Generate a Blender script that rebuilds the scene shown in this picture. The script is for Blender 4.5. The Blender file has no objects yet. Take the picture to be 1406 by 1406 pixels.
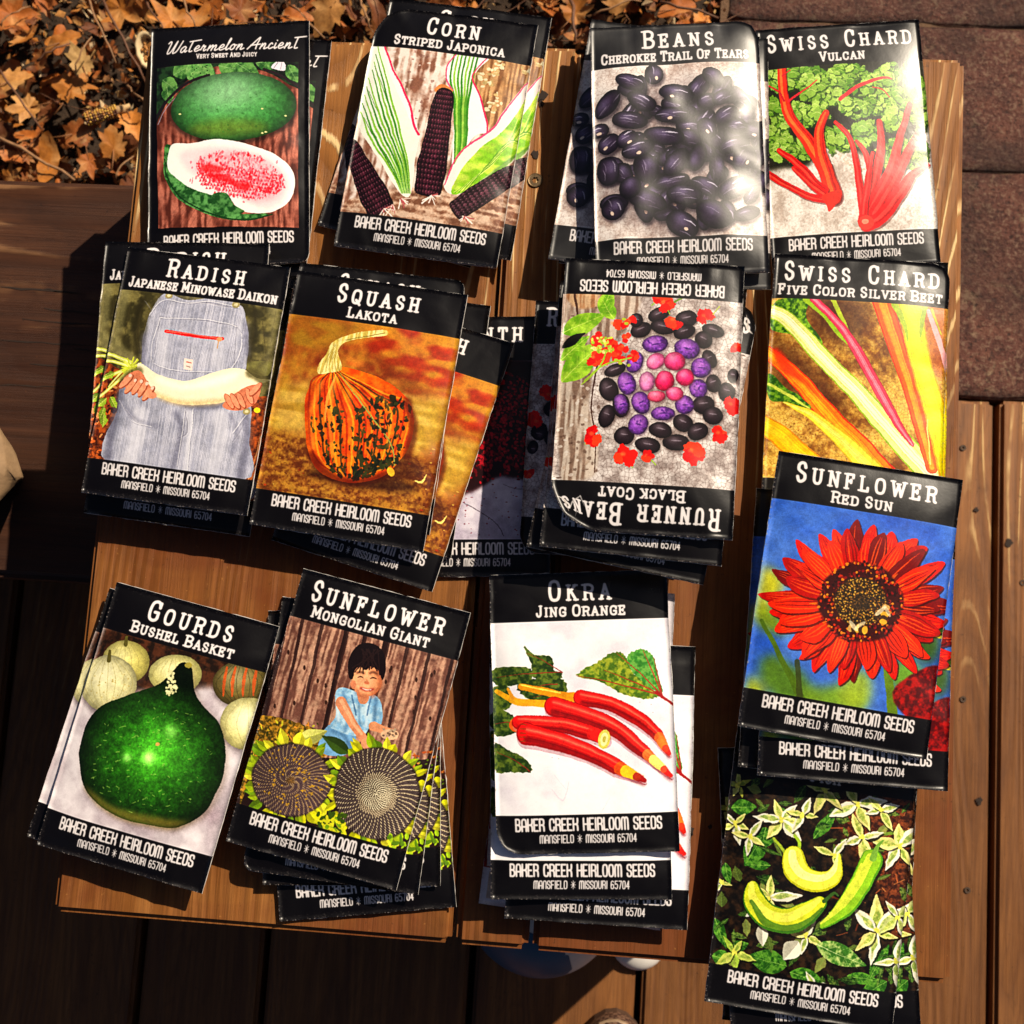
import bpy, bmesh, math, random
import numpy as np
from mathutils import Vector, Matrix, noise as mnoise

scene = bpy.context.scene
COL = scene.collection
rad = math.radians
# ---------------------------------------------------------------- camera
cam = bpy.data.objects.new('camera', bpy.data.cameras.new('camera')); COL.objects.link(cam)
R = ((0.996432, -0.056148, 0.063006), (0.063297, 0.991007, -0.117892), (-0.05582, 0.12146, 0.991026))
CP = (0.22813, 0.13424, 0.49968)
cam.matrix_world = Matrix([list(R[i])+[CP[i]] for i in range(3)]+[[0, 0, 0, 1]])
cam.data.sensor_width = 36; cam.data.lens = 36*1500/1406; cam.data.clip_start = .01; cam.data.clip_end = 200
scene.camera = cam
cam.data.dof.use_dof = True; cam.data.dof.focus_distance = .475; cam.data.dof.aperture_fstop = 24
# ---------------------------------------------------------------- sky, sun, exposure
SUNV = Vector((.80, .80, 1.0)).normalized()
world = bpy.data.worlds.new('World'); scene.world = world; world.use_nodes = True
wn = world.node_tree.nodes; sky = wn.new('ShaderNodeTexSky'); sky.sky_type = 'NISHITA'; sky.sun_disc = False
sky.sun_elevation = math.asin(SUNV.z); sky.sun_rotation = math.atan2(SUNV.x, SUNV.y); sky.air_density = .32; sky.dust_density = 1.2; sky.ozone_density = 0
wn['Background'].inputs['Strength'].default_value = 0.05
world.node_tree.links.new(sky.outputs[0], wn['Background'].inputs['Color'])
sl = bpy.data.lights.new('sun', 'SUN'); sl.energy = 5.0; sl.angle = rad(.5); sl.color = (1.0, .865, .68)
sun = bpy.data.objects.new('sun', sl); COL.objects.link(sun); sun.rotation_euler = SUNV.to_track_quat('Z', 'Y').to_euler(); sun.location = (1, 1, 2)
scene.view_settings.view_transform = 'Standard'; scene.view_settings.look = 'None'
scene.view_settings.exposure = 0.28; scene.view_settings.gamma = 1; scene.view_settings.use_curve_mapping = False
scene.render.engine = 'CYCLES'; scene.cycles.max_bounces = 5; scene.cycles.use_denoising = True

# ---------------------------------------------------------------- helpers
def at(px, py, z):
    """place seen at a point of the 1406-pixel picture, at height z"""
    d = Vector(((px-703)/1500, -(py-703)/1500, -1)); w = Vector([sum(R[i][j]*d[j] for j in range(3)) for i in range(3)])
    t = (z-CP[2])/w.z; return Vector((CP[0]+t*w.x, CP[1]+t*w.y, z))
def obj(name, me, mat=None, parent=None, loc=None, rot=None, smooth=False, **pr):
    if isinstance(me, bmesh.types.BMesh):
        m = bpy.data.meshes.new(name); me.to_mesh(m); me.free(); me = m
    if mat is not None and not me.materials:
        for q in (mat if isinstance(mat, (list, tuple)) else [mat]): me.materials.append(q)
    if smooth: me.polygons.foreach_set('use_smooth', [True]*len(me.polygons))
    o = bpy.data.objects.new(name, me); COL.objects.link(o)
    if parent is not None: o.parent = parent
    if loc is not None: o.location = loc
    if rot is not None: o.rotation_euler = rot
    for k, v in pr.items(): o[k] = v
    return o
def empty(name, loc=(0, 0, 0), rot=(0, 0, 0), **pr):
    o = bpy.data.objects.new(name, None); COL.objects.link(o); o.location = loc; o.rotation_euler = rot; o.empty_display_size = .02
    for k, v in pr.items(): o[k] = v
    return o
def box(x0, x1, y0, y1, z0, z1, bev=0, seg=2, cuts=0, jit=0, seed=0):
    bm = bmesh.new(); bmesh.ops.create_cube(bm, size=1)
    for v in bm.verts: v.co = Vector((x0+(v.co.x+.5)*(x1-x0), y0+(v.co.y+.5)*(y1-y0), z0+(v.co.z+.5)*(z1-z0)))
    if cuts: bmesh.ops.subdivide_edges(bm, edges=[e for e in bm.edges if e.calc_length() > min(x1-x0, y1-y0)*.9 and abs(e.verts[0].co.z-e.verts[1].co.z) < 1e-6], cuts=cuts, use_grid_fill=True)
    if bev: bmesh.ops.bevel(bm, geom=[e for e in bm.edges if len(e.link_faces) == 2 and e.calc_face_angle(0) > .5], offset=bev, segments=seg, affect='EDGES')
    if jit:
        for v in bm.verts:
            n = mnoise.noise_vector(Vector((v.co.x*60+seed, v.co.y*60, v.co.z*60))); v.co += Vector((n.x, n.y, n.z))*jit
    return bm
class NT:
    def __init__(s, name):
        s.m = bpy.data.materials.new(name); s.m.use_nodes = True; s.t = s.m.node_tree; s.b = s.t.nodes['Principled BSDF']
    def n(s, typ, **kw):
        q = s.t.nodes.new('ShaderNode'+typ)
        for k, v in kw.items():
            if k.startswith('_'): setattr(q, k[1:], v)
            else: q.inputs[k.replace('__', ' ')].default_value = v
        return q
    def l(s, a, b): s.t.links.new(a, b)
    def noise(s, vec, scale, detail=4, rough=.55, dist=0):
        q = s.n('TexNoise', Scale=scale, Detail=detail, Roughness=rough, Distortion=dist); s.l(vec, q.inputs['Vector']); return q.outputs['Fac']
    def map(s, vec, sc, loc=(0, 0, 0)):
        q = s.n('Mapping'); q.inputs['Scale'].default_value = sc; q.inputs['Location'].default_value = loc; s.l(vec, q.inputs['Vector']); return q.outputs['Vector']
    def ramp(s, fac, stops, interp='LINEAR'):
        q = s.n('ValToRGB'); cr = q.color_ramp; cr.interpolation = interp
        while len(cr.elements) > 1: cr.elements.remove(cr.elements[-1])
        cr.elements[0].position = stops[0][0]; cr.elements[0].color = tuple(stops[0][1])+(1,) if hasattr(stops[0][1], '__len__') else (stops[0][1],)*3+(1,)
        for p, c in stops[1:]:
            e = cr.elements.new(p); e.color = tuple(c)+(1,) if hasattr(c, '__len__') else (c, c, c, 1)
        s.l(fac, q.inputs['Fac']); return q.outputs['Color']
    def mix(s, fac, a, b, mode='MIX'):
        q = s.n('MixRGB', _blend_type=mode)
        for v, i in ((fac, 'Fac'), (a, 'Color1'), (b, 'Color2')):
            if hasattr(v, 'links') or hasattr(v, 'is_linked'): s.l(v, q.inputs[i])
            else: q.inputs[i].default_value = v if i == 'Fac' else tuple(v)+(1,)
        return q.outputs['Color']
    def math(s, op, a, b=0):
        q = s.n('Math', _operation=op)
        for i, v in enumerate((a, b)):
            if hasattr(v, 'is_linked'): s.l(v, q.inputs[i])
            else: q.inputs[i].default_value = v
        return q.outputs[0]
    def bump(s, h, strength=.5, dist=.001, prev=None):
        q = s.n('Bump', Strength=strength, Distance=dist); s.l(h, q.inputs['Height'])
        if prev is not None: s.l(prev, q.inputs['Normal'])
        return q.outputs['Normal']
    def coords(s, rnd=True, kind='Object'):
        tc = s.n('TexCoord').outputs[kind]
        if not rnd: return tc
        oi = s.n('ObjectInfo').outputs['Random']; m = s.math('MULTIPLY', oi, 17.0); v = s.n('VectorMath', _operation='ADD'); s.l(tc, v.inputs[0]); s.l(m, v.inputs[1]); return v.outputs[0]
def mat_wood(name, dark, mid, light, ridge, ridge_amt, axis='y', ring=34, rough=.62, stain=None, spec=.35, patch=(.36, .50), wear=(-.1, .1)):
    """sawn softwood: growth rings, pale raised grain where the stain has worn off, fine pores"""
    k = NT(name); v = k.coords(); A = lambda across, along: (across, along, across) if axis == 'y' else (along, across, across)
    fine = k.noise(k.map(v, A(900, 18)), 1, 5, .7); mid_n = k.noise(k.map(v, A(90, 5)), 1, 4, .6, .6); big = k.noise(v, 14, 4, .6)
    c = k.ramp(mid_n, [(.25, dark), (.5, mid), (.78, light)])
    hv = k.n('HueSaturation'); hv.inputs['Value'].default_value = 1; k.l(c, hv.inputs['Color']); k.l(k.ramp(k.n('ObjectInfo').outputs['Random'], [(0, .82), (1, 1.18)]), hv.inputs['Value']); c = hv.outputs['Color']
    sx = k.n('SeparateXYZ'); k.l(k.n('TexCoord').outputs['Object'], sx.inputs[0]); wm = k.n('MapRange'); wm.inputs['From Min'].default_value, wm.inputs['From Max'].default_value = wear; k.l(k.math('ADD', sx.outputs['Y'], k.math('MULTIPLY', k.math('SUBTRACT', big, .5), .35)), wm.inputs['Value']); wear_m = wm.outputs[0]
    c = k.mix(k.math('MULTIPLY', wear_m, .5), c, tuple(min(1, q*1.4) for q in light))
    gn = k.noise(k.map(v, A(10, .9)), 1, 2, .45, .35); gm = k.math('ADD', k.math('MULTIPLY', gn, ring), k.math('MULTIPLY', fine, .22)); pp = k.math('PINGPONG', gm, .5)
    gm2 = k.math('PINGPONG', k.math('MULTIPLY', k.noise(k.map(v, A(17, 1.3), (5, 3, 1)), 1, 3, .5, .3), ring*1.3), .5)
    c = k.mix(k.ramp(pp, [(.18, 0), (.5, .55)]), c, dark); c = k.mix(k.ramp(gm2, [(.30, 0), (.5, .28)]), c, tuple(q*.7 for q in dark))
    if stain is not None:
        st = k.math('MULTIPLY', k.ramp(k.noise(v, 9, 5, .65, .8), [(.36, .15), (.58, .9)]), k.math('SUBTRACT', 1.0, k.math('MULTIPLY', wear_m, .75))); c = k.mix(st, c, stain)
    c = k.mix(k.ramp(k.noise(k.map(v, A(34, 14)), 1, 5, .7, .5), [(.56, 0), (.72, .55)]), c, tuple(q*.6 for q in dark))
    c = k.mix(k.ramp(fine, [(.35, .38), (.55, 0)]), c, tuple(q*.4 for q in dark))
    rg = k.math('MULTIPLY', k.ramp(pp, [(.04, 1), (.10, 0)]), k.ramp(k.noise(k.map(v, A(70, 9)), 1, 3, .6), [(.42, 0), (.50, 1)]))
    rg = k.math('MULTIPLY', rg, k.ramp(big, [(patch[0], 0), (patch[1], 1)])); rg = k.math('MULTIPLY', rg, ridge_amt)
    rg = k.math('MULTIPLY', rg, wear_m)
    c = k.mix(rg, c, ridge)
    sc = k.ramp(k.noise(v, 520, 2, .5), [(.72, 0), (.76, .5)]); c = k.mix(sc, c, light); sc = k.ramp(k.noise(v, 300, 3, .6), [(.28, .6), (.33, 0)]); c = k.mix(sc, c, tuple(q*.35 for q in dark))
    k.l(c, k.b.inputs['Base Color'])
    k.l(k.ramp(mid_n, [(.3, rough-.12), (.7, rough+.1)]), k.b.inputs['Roughness']); k.b.inputs['Specular IOR Level'].default_value = spec
    h = k.math('ADD', k.math('MULTIPLY', k.math('SUBTRACT', .5, pp), 1.3), k.math('MULTIPLY', fine, .6)); h = k.math('ADD', h, k.math('MULTIPLY', rg, .7))
    k.l(k.bump(h, .55, .0009, k.bump(big, .4, .002)), k.b.inputs['Normal']); return k.m
def mat_plain(name, col, rough=.6, var=.25, scale=60, bump=.3, dist=.0006, spec=.4, metal=0):
    k = NT(name); v = k.coords(); n = k.noise(v, scale, 5, .65)
    k.l(k.ramp(n, [(.3, tuple(q*(1-var) for q in col)), (.7, tuple(min(1, q*(1+var)) for q in col))]), k.b.inputs['Base Color'])
    k.b.inputs['Roughness'].default_value = rough; k.b.inputs['Specular IOR Level'].default_value = spec; k.b.inputs['Metallic'].default_value = metal
    if bump: k.l(k.bump(n, bump, dist), k.b.inputs['Normal'])
    return k.m

TD, TWD = .4228, .398
GZ = -.40
M_TABLE = mat_wood('stained_pine', (.17, .060, .011), (.27, .102, .020), (.36, .150, .034), (.80, .56, .26), 1.0, ring=34, stain=(.155, .040, .009), rough=.58, spec=.28, wear=(-.02, .16))
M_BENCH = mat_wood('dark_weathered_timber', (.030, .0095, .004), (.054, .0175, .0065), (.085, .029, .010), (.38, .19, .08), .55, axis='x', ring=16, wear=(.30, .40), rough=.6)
M_DECK = mat_wood('weathered_decking', (.12, .043, .012), (.21, .080, .020), (.30, .122, .034), (.62, .40, .17), 1.0, ring=34, wear=(.12, .34), rough=.6)
M_CRACK = mat_plain('dark_knot', (.02, .01, .006), .8)
M_SCREW = mat_plain('oxidised_screw', (.22, .15, .08), .4, .3, 400, .3, .0002, .5, .85)
M_OLD = mat_plain('dark_old_screw', (.06, .035, .02), .7, .4, 400)
M_HOLE = mat_plain('screw_recess', (.012, .009, .007), .8)

# ---------------------------------------------------------------- ground
obj('soil', box(-1.6, .335, .40, 1.9, GZ-.06, GZ-.012), mat_plain('dark_soil', (.035, .020, .011), .95, .5, 90, .9, .004), kind='structure')
obj('subsoil', box(-60, 60, -60, 60, GZ-.16, GZ-.07), mat_plain('packed_earth', (.03, .02, .013), .95, .4, 30), kind='structure')

deck = empty('wooden_deck', (0, 0, GZ), kind='structure')
seams = [-.93, -.79, -.65, -.51, -.375, -.242, -.106, -.004, .162, .294, .4285, .5635, .699, .834, .97, 1.11, 1.25]
random.seed(4)
deck_planks = []
for i in range(len(seams)-1):
    a, b = seams[i], seams[i+1]; yend = .3555+random.uniform(-.0015, .0015)
    p = obj('plank', box(-(b-a)/2+.0028, (b-a)/2-.0028, -1.2-.0, yend, -.026, random.uniform(-.0012, .0006), .003), M_DECK, deck, ((a+b)/2, 0, 0)); deck_planks.append(p)
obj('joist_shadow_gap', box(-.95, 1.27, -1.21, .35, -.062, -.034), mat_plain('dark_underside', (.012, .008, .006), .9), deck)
def screw(parent, x, y, z, r=.0042, mat=M_SCREW, recess=True):
    """countersunk screw head with a six-lobed drive"""
    bm = bmesh.new(); n = 20
    rings = [(r*1.0, .0002), (r*.93, .0005), (r*.8, .0004)]
    vs = []
    for rr, zz in rings: vs.append([bm.verts.new((rr*math.cos(i/n*2*math.pi), rr*math.sin(i/n*2*math.pi), zz)) for i in range(n)])
    dr = [bm.verts.new(((r*(.42+.08*math.cos(6*i/n*2*math.pi)))*math.cos(i/n*2*math.pi), (r*(.42+.08*math.cos(6*i/n*2*math.pi)))*math.sin(i/n*2*math.pi), .0004)) for i in range(n)]
    dd = [bm.verts.new((v.co.x*.8, v.co.y*.8, -.0015)) for v in dr]; vs += [dr, dd]
    for a, b in zip(vs[:-1], vs[1:]):
        for i in range(n): bm.faces.new((a[i], a[(i+1) % n], b[(i+1) % n], b[i]))
    f = bm.faces.new(dd); f.material_index = 1
    for q in bm.faces:
        if q.calc_center_median().z < .0002: q.material_index = 1
    return obj('screw', bm, [mat, M_HOLE], parent, (x, y, z))
def knot(parent, x, y, z, r=.003, seed=0, name='knot_hole'):
    bm = bmesh.new(); rs = random.Random(seed); n = 14; c = bm.verts.new((0, 0, 0)); ring = [bm.verts.new((r*rs.uniform(.5, 1.25)*math.cos(i/n*6.283), r*rs.uniform(.6, 1.6)*math.sin(i/n*6.283), 0)) for i in range(n)]
    for i in range(n): bm.faces.new((c, ring[i], ring[(i+1) % n]))
    return obj(name, bm, M_CRACK, parent, (x, y, z))
for (px, py) in ((1322, 615), (1322, 960), (1328, 1222), (1404, 800)):
    w = at(px, py, GZ); screw(deck, w.x, w.y, .0006, .0025, M_OLD)
for k, (px, py, r) in enumerate(((1385, 745, .003), (1344, 1100, .003), (1340, 700, .002))):
    w = at(px, py, GZ); knot(deck, w.x, w.y, .0011, r, k)

# brick paving, every brick its own piece
kb = NT('brown_clay_paver'); v = kb.coords(); n1 = kb.noise(v, 45, 6, .7); n2 = kb.noise(v, 270, 5, .75)
c = kb.ramp(n1, [(.3, (.085, .026, .018)), (.5, (.16, .050, .034)), (.72, (.27, .10, .062))]); c = kb.mix(kb.ramp(n2, [(.53, 0), (.60, .8)]), c, (.33, .20, .13))
c = kb.mix(kb.ramp(kb.noise(v, 34, 6, .75, .8), [(.57, 0), (.66, .75)]), c, (.42, .29, .17)); c = kb.mix(kb.ramp(kb.noise(v, 12, 4, .6), [(.38, .6), (.55, 0)]), c, (.045, .018, .012)); c = kb.mix(kb.ramp(n2, [(.38, .85), (.46, 0)]), c, (.03, .014, .010))
kb.l(c, kb.b.inputs['Base Color']); kb.b.inputs['Roughness'].default_value = .85; kb.l(kb.bump(n2, 1.0, .0045, kb.bump(kb.noise(v, 150, 4, .7), 1.0, .006)), kb.b.inputs['Normal'])
M_BRICK = kb.m
paving = empty('brick_paving', (0, 0, GZ), kind='structure')
obj('sand_bed', box(.325, 1.75, .36, 1.8, -.05, -.0028), mat_plain('joint_sand', (.16, .09, .05), .95, .4, 500, .8, .002), paving)
def brick(cx, cy, w, h, sd):
    bm = box(-w/2, w/2, -h/2, h/2, -.04, .0, .0014, 2, 13, .0022, sd)
    for q in bm.verts:
        if q.co.z > -.01: q.co.z += mnoise.noise(Vector((q.co.x*90+sd*3, q.co.y*90, 0)))*.0018
    obj('brick', bm, M_BRICK, paving, (cx, cy, random.uniform(-.0025, .001)), (0, 0, random.uniform(-.006, .006)), smooth=True)
sd = 0
rows = [(.358, .5505), (.5535, .681), (.684, .815), (.818, .95), (.953, 1.09), (1.093, 1.24), (1.243, 1.38)]
for r_, (y0, y1) in enumerate(rows):
    x = .332; first = (.30, .34, .29)[r_ % 3]
    while x < 1.6:
        w = first if x < .34 else .30; brick(x+w/2, (y0+y1)/2, w-.0004, y1-y0+.0016, sd); x += w; sd += 1

# ---------------------------------------------------------------- timber bench
bench = empty('timber_bench', (0, 0, 0), label='wide dark weathered timber bench plank left of the small table, half in shade', category='bench')
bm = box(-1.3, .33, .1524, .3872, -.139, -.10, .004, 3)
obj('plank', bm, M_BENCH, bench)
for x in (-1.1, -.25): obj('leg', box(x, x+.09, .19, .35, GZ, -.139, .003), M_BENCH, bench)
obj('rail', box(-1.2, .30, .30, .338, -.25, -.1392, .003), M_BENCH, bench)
rs = random.Random(5)
for k, (x0, x1, py) in enumerate(((0, 115, 396), (0, 150, 468), (30, 150, 440), (0, 100, 530), (60, 118, 398), (100, 135, 480), (60, 140, 425), (40, 145, 502))):
    a = at(x0, py+(-2), -.0995); b = at(x1, py+rs.uniform(2, 10), -.0995); n = 9; bm = bmesh.new(); up = []; dn = []
    for i in range(n):
        t = i/(n-1); p = a.lerp(b, t); w = .0005*math.sin(math.pi*min(1, t+.08))*rs.uniform(.5, 1.6); y = p.y+rs.uniform(-.0004, .0004); up.append(bm.verts.new((p.x, y+w, -.0998))); dn.append(bm.verts.new((p.x, y-w, -.0998)))
    for i in range(n-1): bm.faces.new((dn[i], dn[i+1], up[i+1], up[i]))
    obj('crack', bm, M_CRACK, bench)

# ---------------------------------------------------------------- small table
table = empty('small_wooden_table', (0, 0, 0), label='small table of stained planks with the seed packets laid out on it', category='table')
for (x0, x1) in ((0, .1815), (.1835, .2155), (.2175, TWD)):
    bm = box(-(x1-x0)/2, (x1-x0)/2, -TD/2, TD/2, -.019, 0, .0028, 3); obj('plank', bm, M_TABLE, table, ((x0+x1)/2, TD/2, 0))
obj('side_panel', box(TWD-.024, TWD-.004, .004, TD-.004, GZ, -.0192), M_TABLE, table)
for y0, y1 in ((.004, .148), (.392, TD-.004)): obj('leg', box(.004, .022, y0, y1, GZ, -.0192), M_TABLE, table)
for y0 in (.14, .385): obj('cross_rail', box(.0225, TWD-.0245, y0, y0+.012, -.06, -.0192), M_TABLE, table)
w = at(735, 248, 0); screw(table, w.x, w.y, .0003, .0036)
for k, (px, py, r) in enumerate(((735, 212, .0018), (745, 133, .0026), (743, 143, .0018), (948, 1140, .0018), (947, 1147, .0014), (1018, 1001, .001), (975, 1135, .001))):
    w = at(px, py, 0); knot(table, w.x, w.y, .0004, r, k+10)
# ---------------------------------------------------------------- leaf litter
def leaf_bm(bm, size, kind, rs, M, ci, cols, cl):
    """one dry leaf: lobed outline, folded along its veins and curled"""
    n = 40; pts = []
    lob = {'maple': ((0, 1, .62), (50, .9, .5), (-50, .9, .5), (104, .7, .55), (-104, .7, .55), (150, .5, .5), (-150, .5, .5)), 'oak': ((0, 1, .7), (36, .8, .45), (-36, .8, .45), (75, .62, .5), (-75, .62, .5), (130, .6, .55), (-130, .6, .55), (180, .5, .5)), 'oval': ((0, 1, .8), (180, .9, .8))}[kind]
    cu = rs.uniform(-.9, 1.4); cv = rs.uniform(-.6, 1.3); tw = rs.uniform(-.5, .5); ph = rs.uniform(0, 6)
    for i in range(n):
        t = i/n*360-180; r = .46 if kind != 'oval' else .3
        for a, l, wd in lob:
            d = abs((t-a+180) % 360-180); r = max(r, l*max(0, 1-d/(wd*70))**(.75 if kind != 'maple' else 1.0)*1.0)
        if kind == 'oval': q = math.radians(t); r = 1/math.sqrt((math.cos(q))**2+(math.sin(q)/.42)**2)
        r *= rs.uniform(.86, 1.08) if kind != 'oval' else rs.uniform(.96, 1.04); pts.append((t, r))
    def z(x, y, t, f):
        fold = .10*abs(math.sin(math.radians(t)*2.5+ph)) if kind == 'maple' else .16*abs(y)
        return size*(cu*x*x*.35+cv*y*y*.5+tw*x*y*.5+fold*f+.06*math.sin(x*8+ph)*math.cos(y*7+ph*2)*f)
    base = []
    for f in (.35, .7, 1):
        ring = []
        for t, r in pts:
            rr = r*f if f == 1 else min(r, .25+r*.75)*f; x = rr*math.cos(math.radians(t)); y = rr*math.sin(math.radians(t)); ring.append(bm.verts.new(M@Vector((x*size, y*size, z(x, y, t, f)))))
        base.append(ring)
    c0 = bm.verts.new(M@Vector((0, 0, 0))); k = []
    for i in range(n): k.append(bm.faces.new((c0, base[0][i], base[0][(i+1) % n])))
    for a, b in zip(base[:-1], base[1:]):
        for i in range(n): k.append(bm.faces.new((a[i], b[i], b[(i+1) % n], a[(i+1) % n])))
    col = cols[ci]; sh = rs.uniform(.75, 1.2)
    for f in k:
        f.smooth = True
        for lp in f.loops: lp[cl] = (min(1, col[0]*sh), min(1, col[1]*sh), min(1, col[2]*sh), 1)
LEAFC = [(.50, .175, .026), (.42, .115, .016), (.25, .070, .014), (.52, .24, .065), (.12, .036, .011), (.33, .095, .020), (.62, .38, .14)]
kl = NT('dry_leaf'); at_ = kl.n('VertexColor', _layer_name='col'); v = kl.coords(False); n1 = kl.noise(v, 260, 5, .7); n2 = kl.noise(v, 60, 3)
c = kl.mix(kl.ramp(n1, [(.35, .45), (.6, 0)]), at_.outputs['Color'], (.12, .035, .01)); c = kl.mix(kl.ramp(n2, [(.5, 0), (.7, .5)]), c, (.62, .36, .14)); kl.l(c, kl.b.inputs['Base Color'])
kl.b.inputs['Roughness'].default_value = .6; kl.b.inputs['Specular IOR Level'].default_value = .25; kl.l(kl.bump(n1, .5, .0008), kl.b.inputs['Normal'])
M_LEAF = kl.m
def tilt_matrix(p, a, rs, mx=.6): return Matrix.Translation(p)@Matrix.Rotation(a, 4, 'Z')@Matrix.Rotation(rs.uniform(-mx, mx), 4, 'X')@Matrix.Rotation(rs.uniform(-mx, mx), 4, 'Y')
rs = random.Random(11)
bm = bmesh.new(); cl = bm.loops.layers.float_color.new('col')
for i in range(1500):
    x = rs.uniform(-.62, .33); y = rs.uniform(.405, .98)
    if x < -.45 and rs.random() < .5: continue
    s = rs.choice((.008, .011, .014, .017, .021, .024)); leaf_bm(bm, s, rs.choice(('maple', 'oak', 'oval', 'oak', 'oval', 'oak', 'oval')), rs, tilt_matrix(Vector((x, y, GZ+rs.uniform(-.012, .016))), rs.uniform(0, 6.3), rs, .75), rs.choice((0, 1, 2, 4, 0, 5, 1, 3, 4, 5, 2, 4)), LEAFC, cl)
obj('leaf_litter', bm, M_LEAF, kind='stuff')
# broken bits, seeds and chaff between the leaves
bm = bmesh.new(); cl = bm.loops.layers.float_color.new('col')
for i in range(12000):
    x = rs.uniform(-.60, .33); y = rs.uniform(.40, .95); s = rs.uniform(.0014, .0055); M = tilt_matrix(Vector((x, y, GZ+rs.uniform(-.010, .012))), rs.uniform(0, 6.3), rs, 1.2); e = rs.uniform(.25, 1)
    f = bm.faces.new([bm.verts.new(M@Vector(q)) for q in ((-s, -s*e*.5, 0), (s*.6, -s*e*.7, 0), (s, s*e*.3, s*.3), (-s*.3, s*e*.8, 0))]); col = rs.choice(LEAFC+[(.7, .52, .3), (.1, .05, .02), (.07, .035, .015)])
    for lp in f.loops: lp[cl] = col+(1,)
obj('leaf_debris', bm, M_LEAF, kind='stuff')
FEAT = [(98, 124, .023, 'maple', 70, 0, 'bright orange lobed leaf in the middle of the litter, above the corn cob'), (102, 184, .017, 'oak', 20, 5, 'brown curled leaf just below the orange lobed leaf'),
 (156, 203, .018, 'oak', 100, 0, 'broad tan leaf lying against the table corner below the corn cob'), (122, 222, .014, 'maple', -70, 1, 'small lobed orange leaf right above the timber bench edge'),
 (68, 222, .019, 'oval', 95, 0, 'narrow upright tan leaf touching the back edge of the bench'), (14, 112, .018, 'oak', 30, 3, 'pale pinkish tan leaf at the left edge of the litter'),
 (166, 12, .024, 'maple', -30, 0, 'large orange tan leaf at the top, under two dry stalks'), (35, 186, .009, 'oval', 5, 1, 'small oval rust leaf near the left end of the bench edge'),
 (113, 88, .016, 'oak', 120, 6, 'pale cream triangular leaf above the orange lobed leaf'), (84, 58, .016, 'oval', 30, 0, 'long golden leaf beside a dark stick near the upper left'),
 (40, 148, .017, 'maple', 200, 3, 'ragged tan leaf left of the orange lobed leaf'), (180, 165, .016, 'oak', -60, 0, 'tan leaf right of the corn cob, next to the table side'),
 (36, 52, .015, 'oak', 250, 0, 'split golden leaf in the upper left litter beside a dark hollow'), (15, 20, .022, 'maple', 10, 1, 'orange leaf in the top left corner of the litter'),
 (235, 28, .02, 'maple', 150, 0, 'orange leaf partly hidden behind the watermelon packet'), (452, 14, .022, 'oak', 240, 3, 'large pale tan leaf between the watermelon and corn packets'),
 (330, 14, .02, 'maple', 80, 2, 'brown lobed leaf above the watermelon packet'), (400, 22, .016, 'oak', 10, 1, 'rust leaf just right above the watermelon packet'),
 (790, 18, .018, 'maple', 60, 0, 'golden leaf above the gap between the corn and bean packets'), (850, 8, .015, 'oak', 130, 3, 'pale leaf above the bean packets'), (930, 12, .014, 'oval', 20, 1, 'small rust leaf near the brick edge above the bean packets')]
for k, (px, py, s, kind, ang, ci, lab) in enumerate(FEAT):
    bm = bmesh.new(); cl = bm.loops.layers.float_color.new('col'); z = GZ+.030+.004*(k % 3); r2 = random.Random(k+40)
    leaf_bm(bm, s*1.22, kind, r2, Matrix.Rotation(r2.uniform(-.35, .35), 4, 'X')@Matrix.Rotation(r2.uniform(-.35, .35), 4, 'Y'), ci, LEAFC, cl)
    lf = obj('dry_leaf', bm, M_LEAF, None, at(px, py, z), (0, 0, rad(ang)), label=lab, category='leaf', group='large dry leaves on the litter')
    st = bmesh.new(); tube_pts = [Vector((-s*.1, 0, .0004)), Vector((-s*.7, s*.06, .0008)), Vector((-s*1.15, s*.12, .002))]
    def tube(bm, pts, r0, r1, n=6, cap=True):
        rings = []
        for i, p in enumerate(pts):
            d = (pts[min(i+1, len(pts)-1)]-pts[max(i-1, 0)]).normalized(); u = d.orthogonal().normalized(); w_ = d.cross(u); r = r0+(r1-r0)*i/(len(pts)-1)
            rings.append([bm.verts.new(p+(u*math.cos(j/n*6.2832)+w_*math.sin(j/n*6.2832))*r) for j in range(n)])
        fs = []
        for a, b in zip(rings[:-1], rings[1:]):
            for j in range(n): fs.append(bm.faces.new((a[j], a[(j+1) % n], b[(j+1) % n], b[j])))
        if cap: fs.append(bm.faces.new(rings[0][::-1])); fs.append(bm.faces.new(rings[-1]))
        for f in fs: f.smooth = True
        return fs
    tube(st, tube_pts, s*.035, s*.02)
    obj('leaf_stalk', st, mat_plain('leaf_stalk_brown', (.22, .09, .03), .6) if k == 0 else bpy.data.materials['leaf_stalk_brown'], lf)
M_STALK = mat_plain('dry_stalk', (.30, .155, .07), .65, .35, 200, .4, .0004); M_STALKD = mat_plain('dark_dry_stalk', (.14, .06, .03), .65, .35, 200, .4, .0004)
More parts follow.
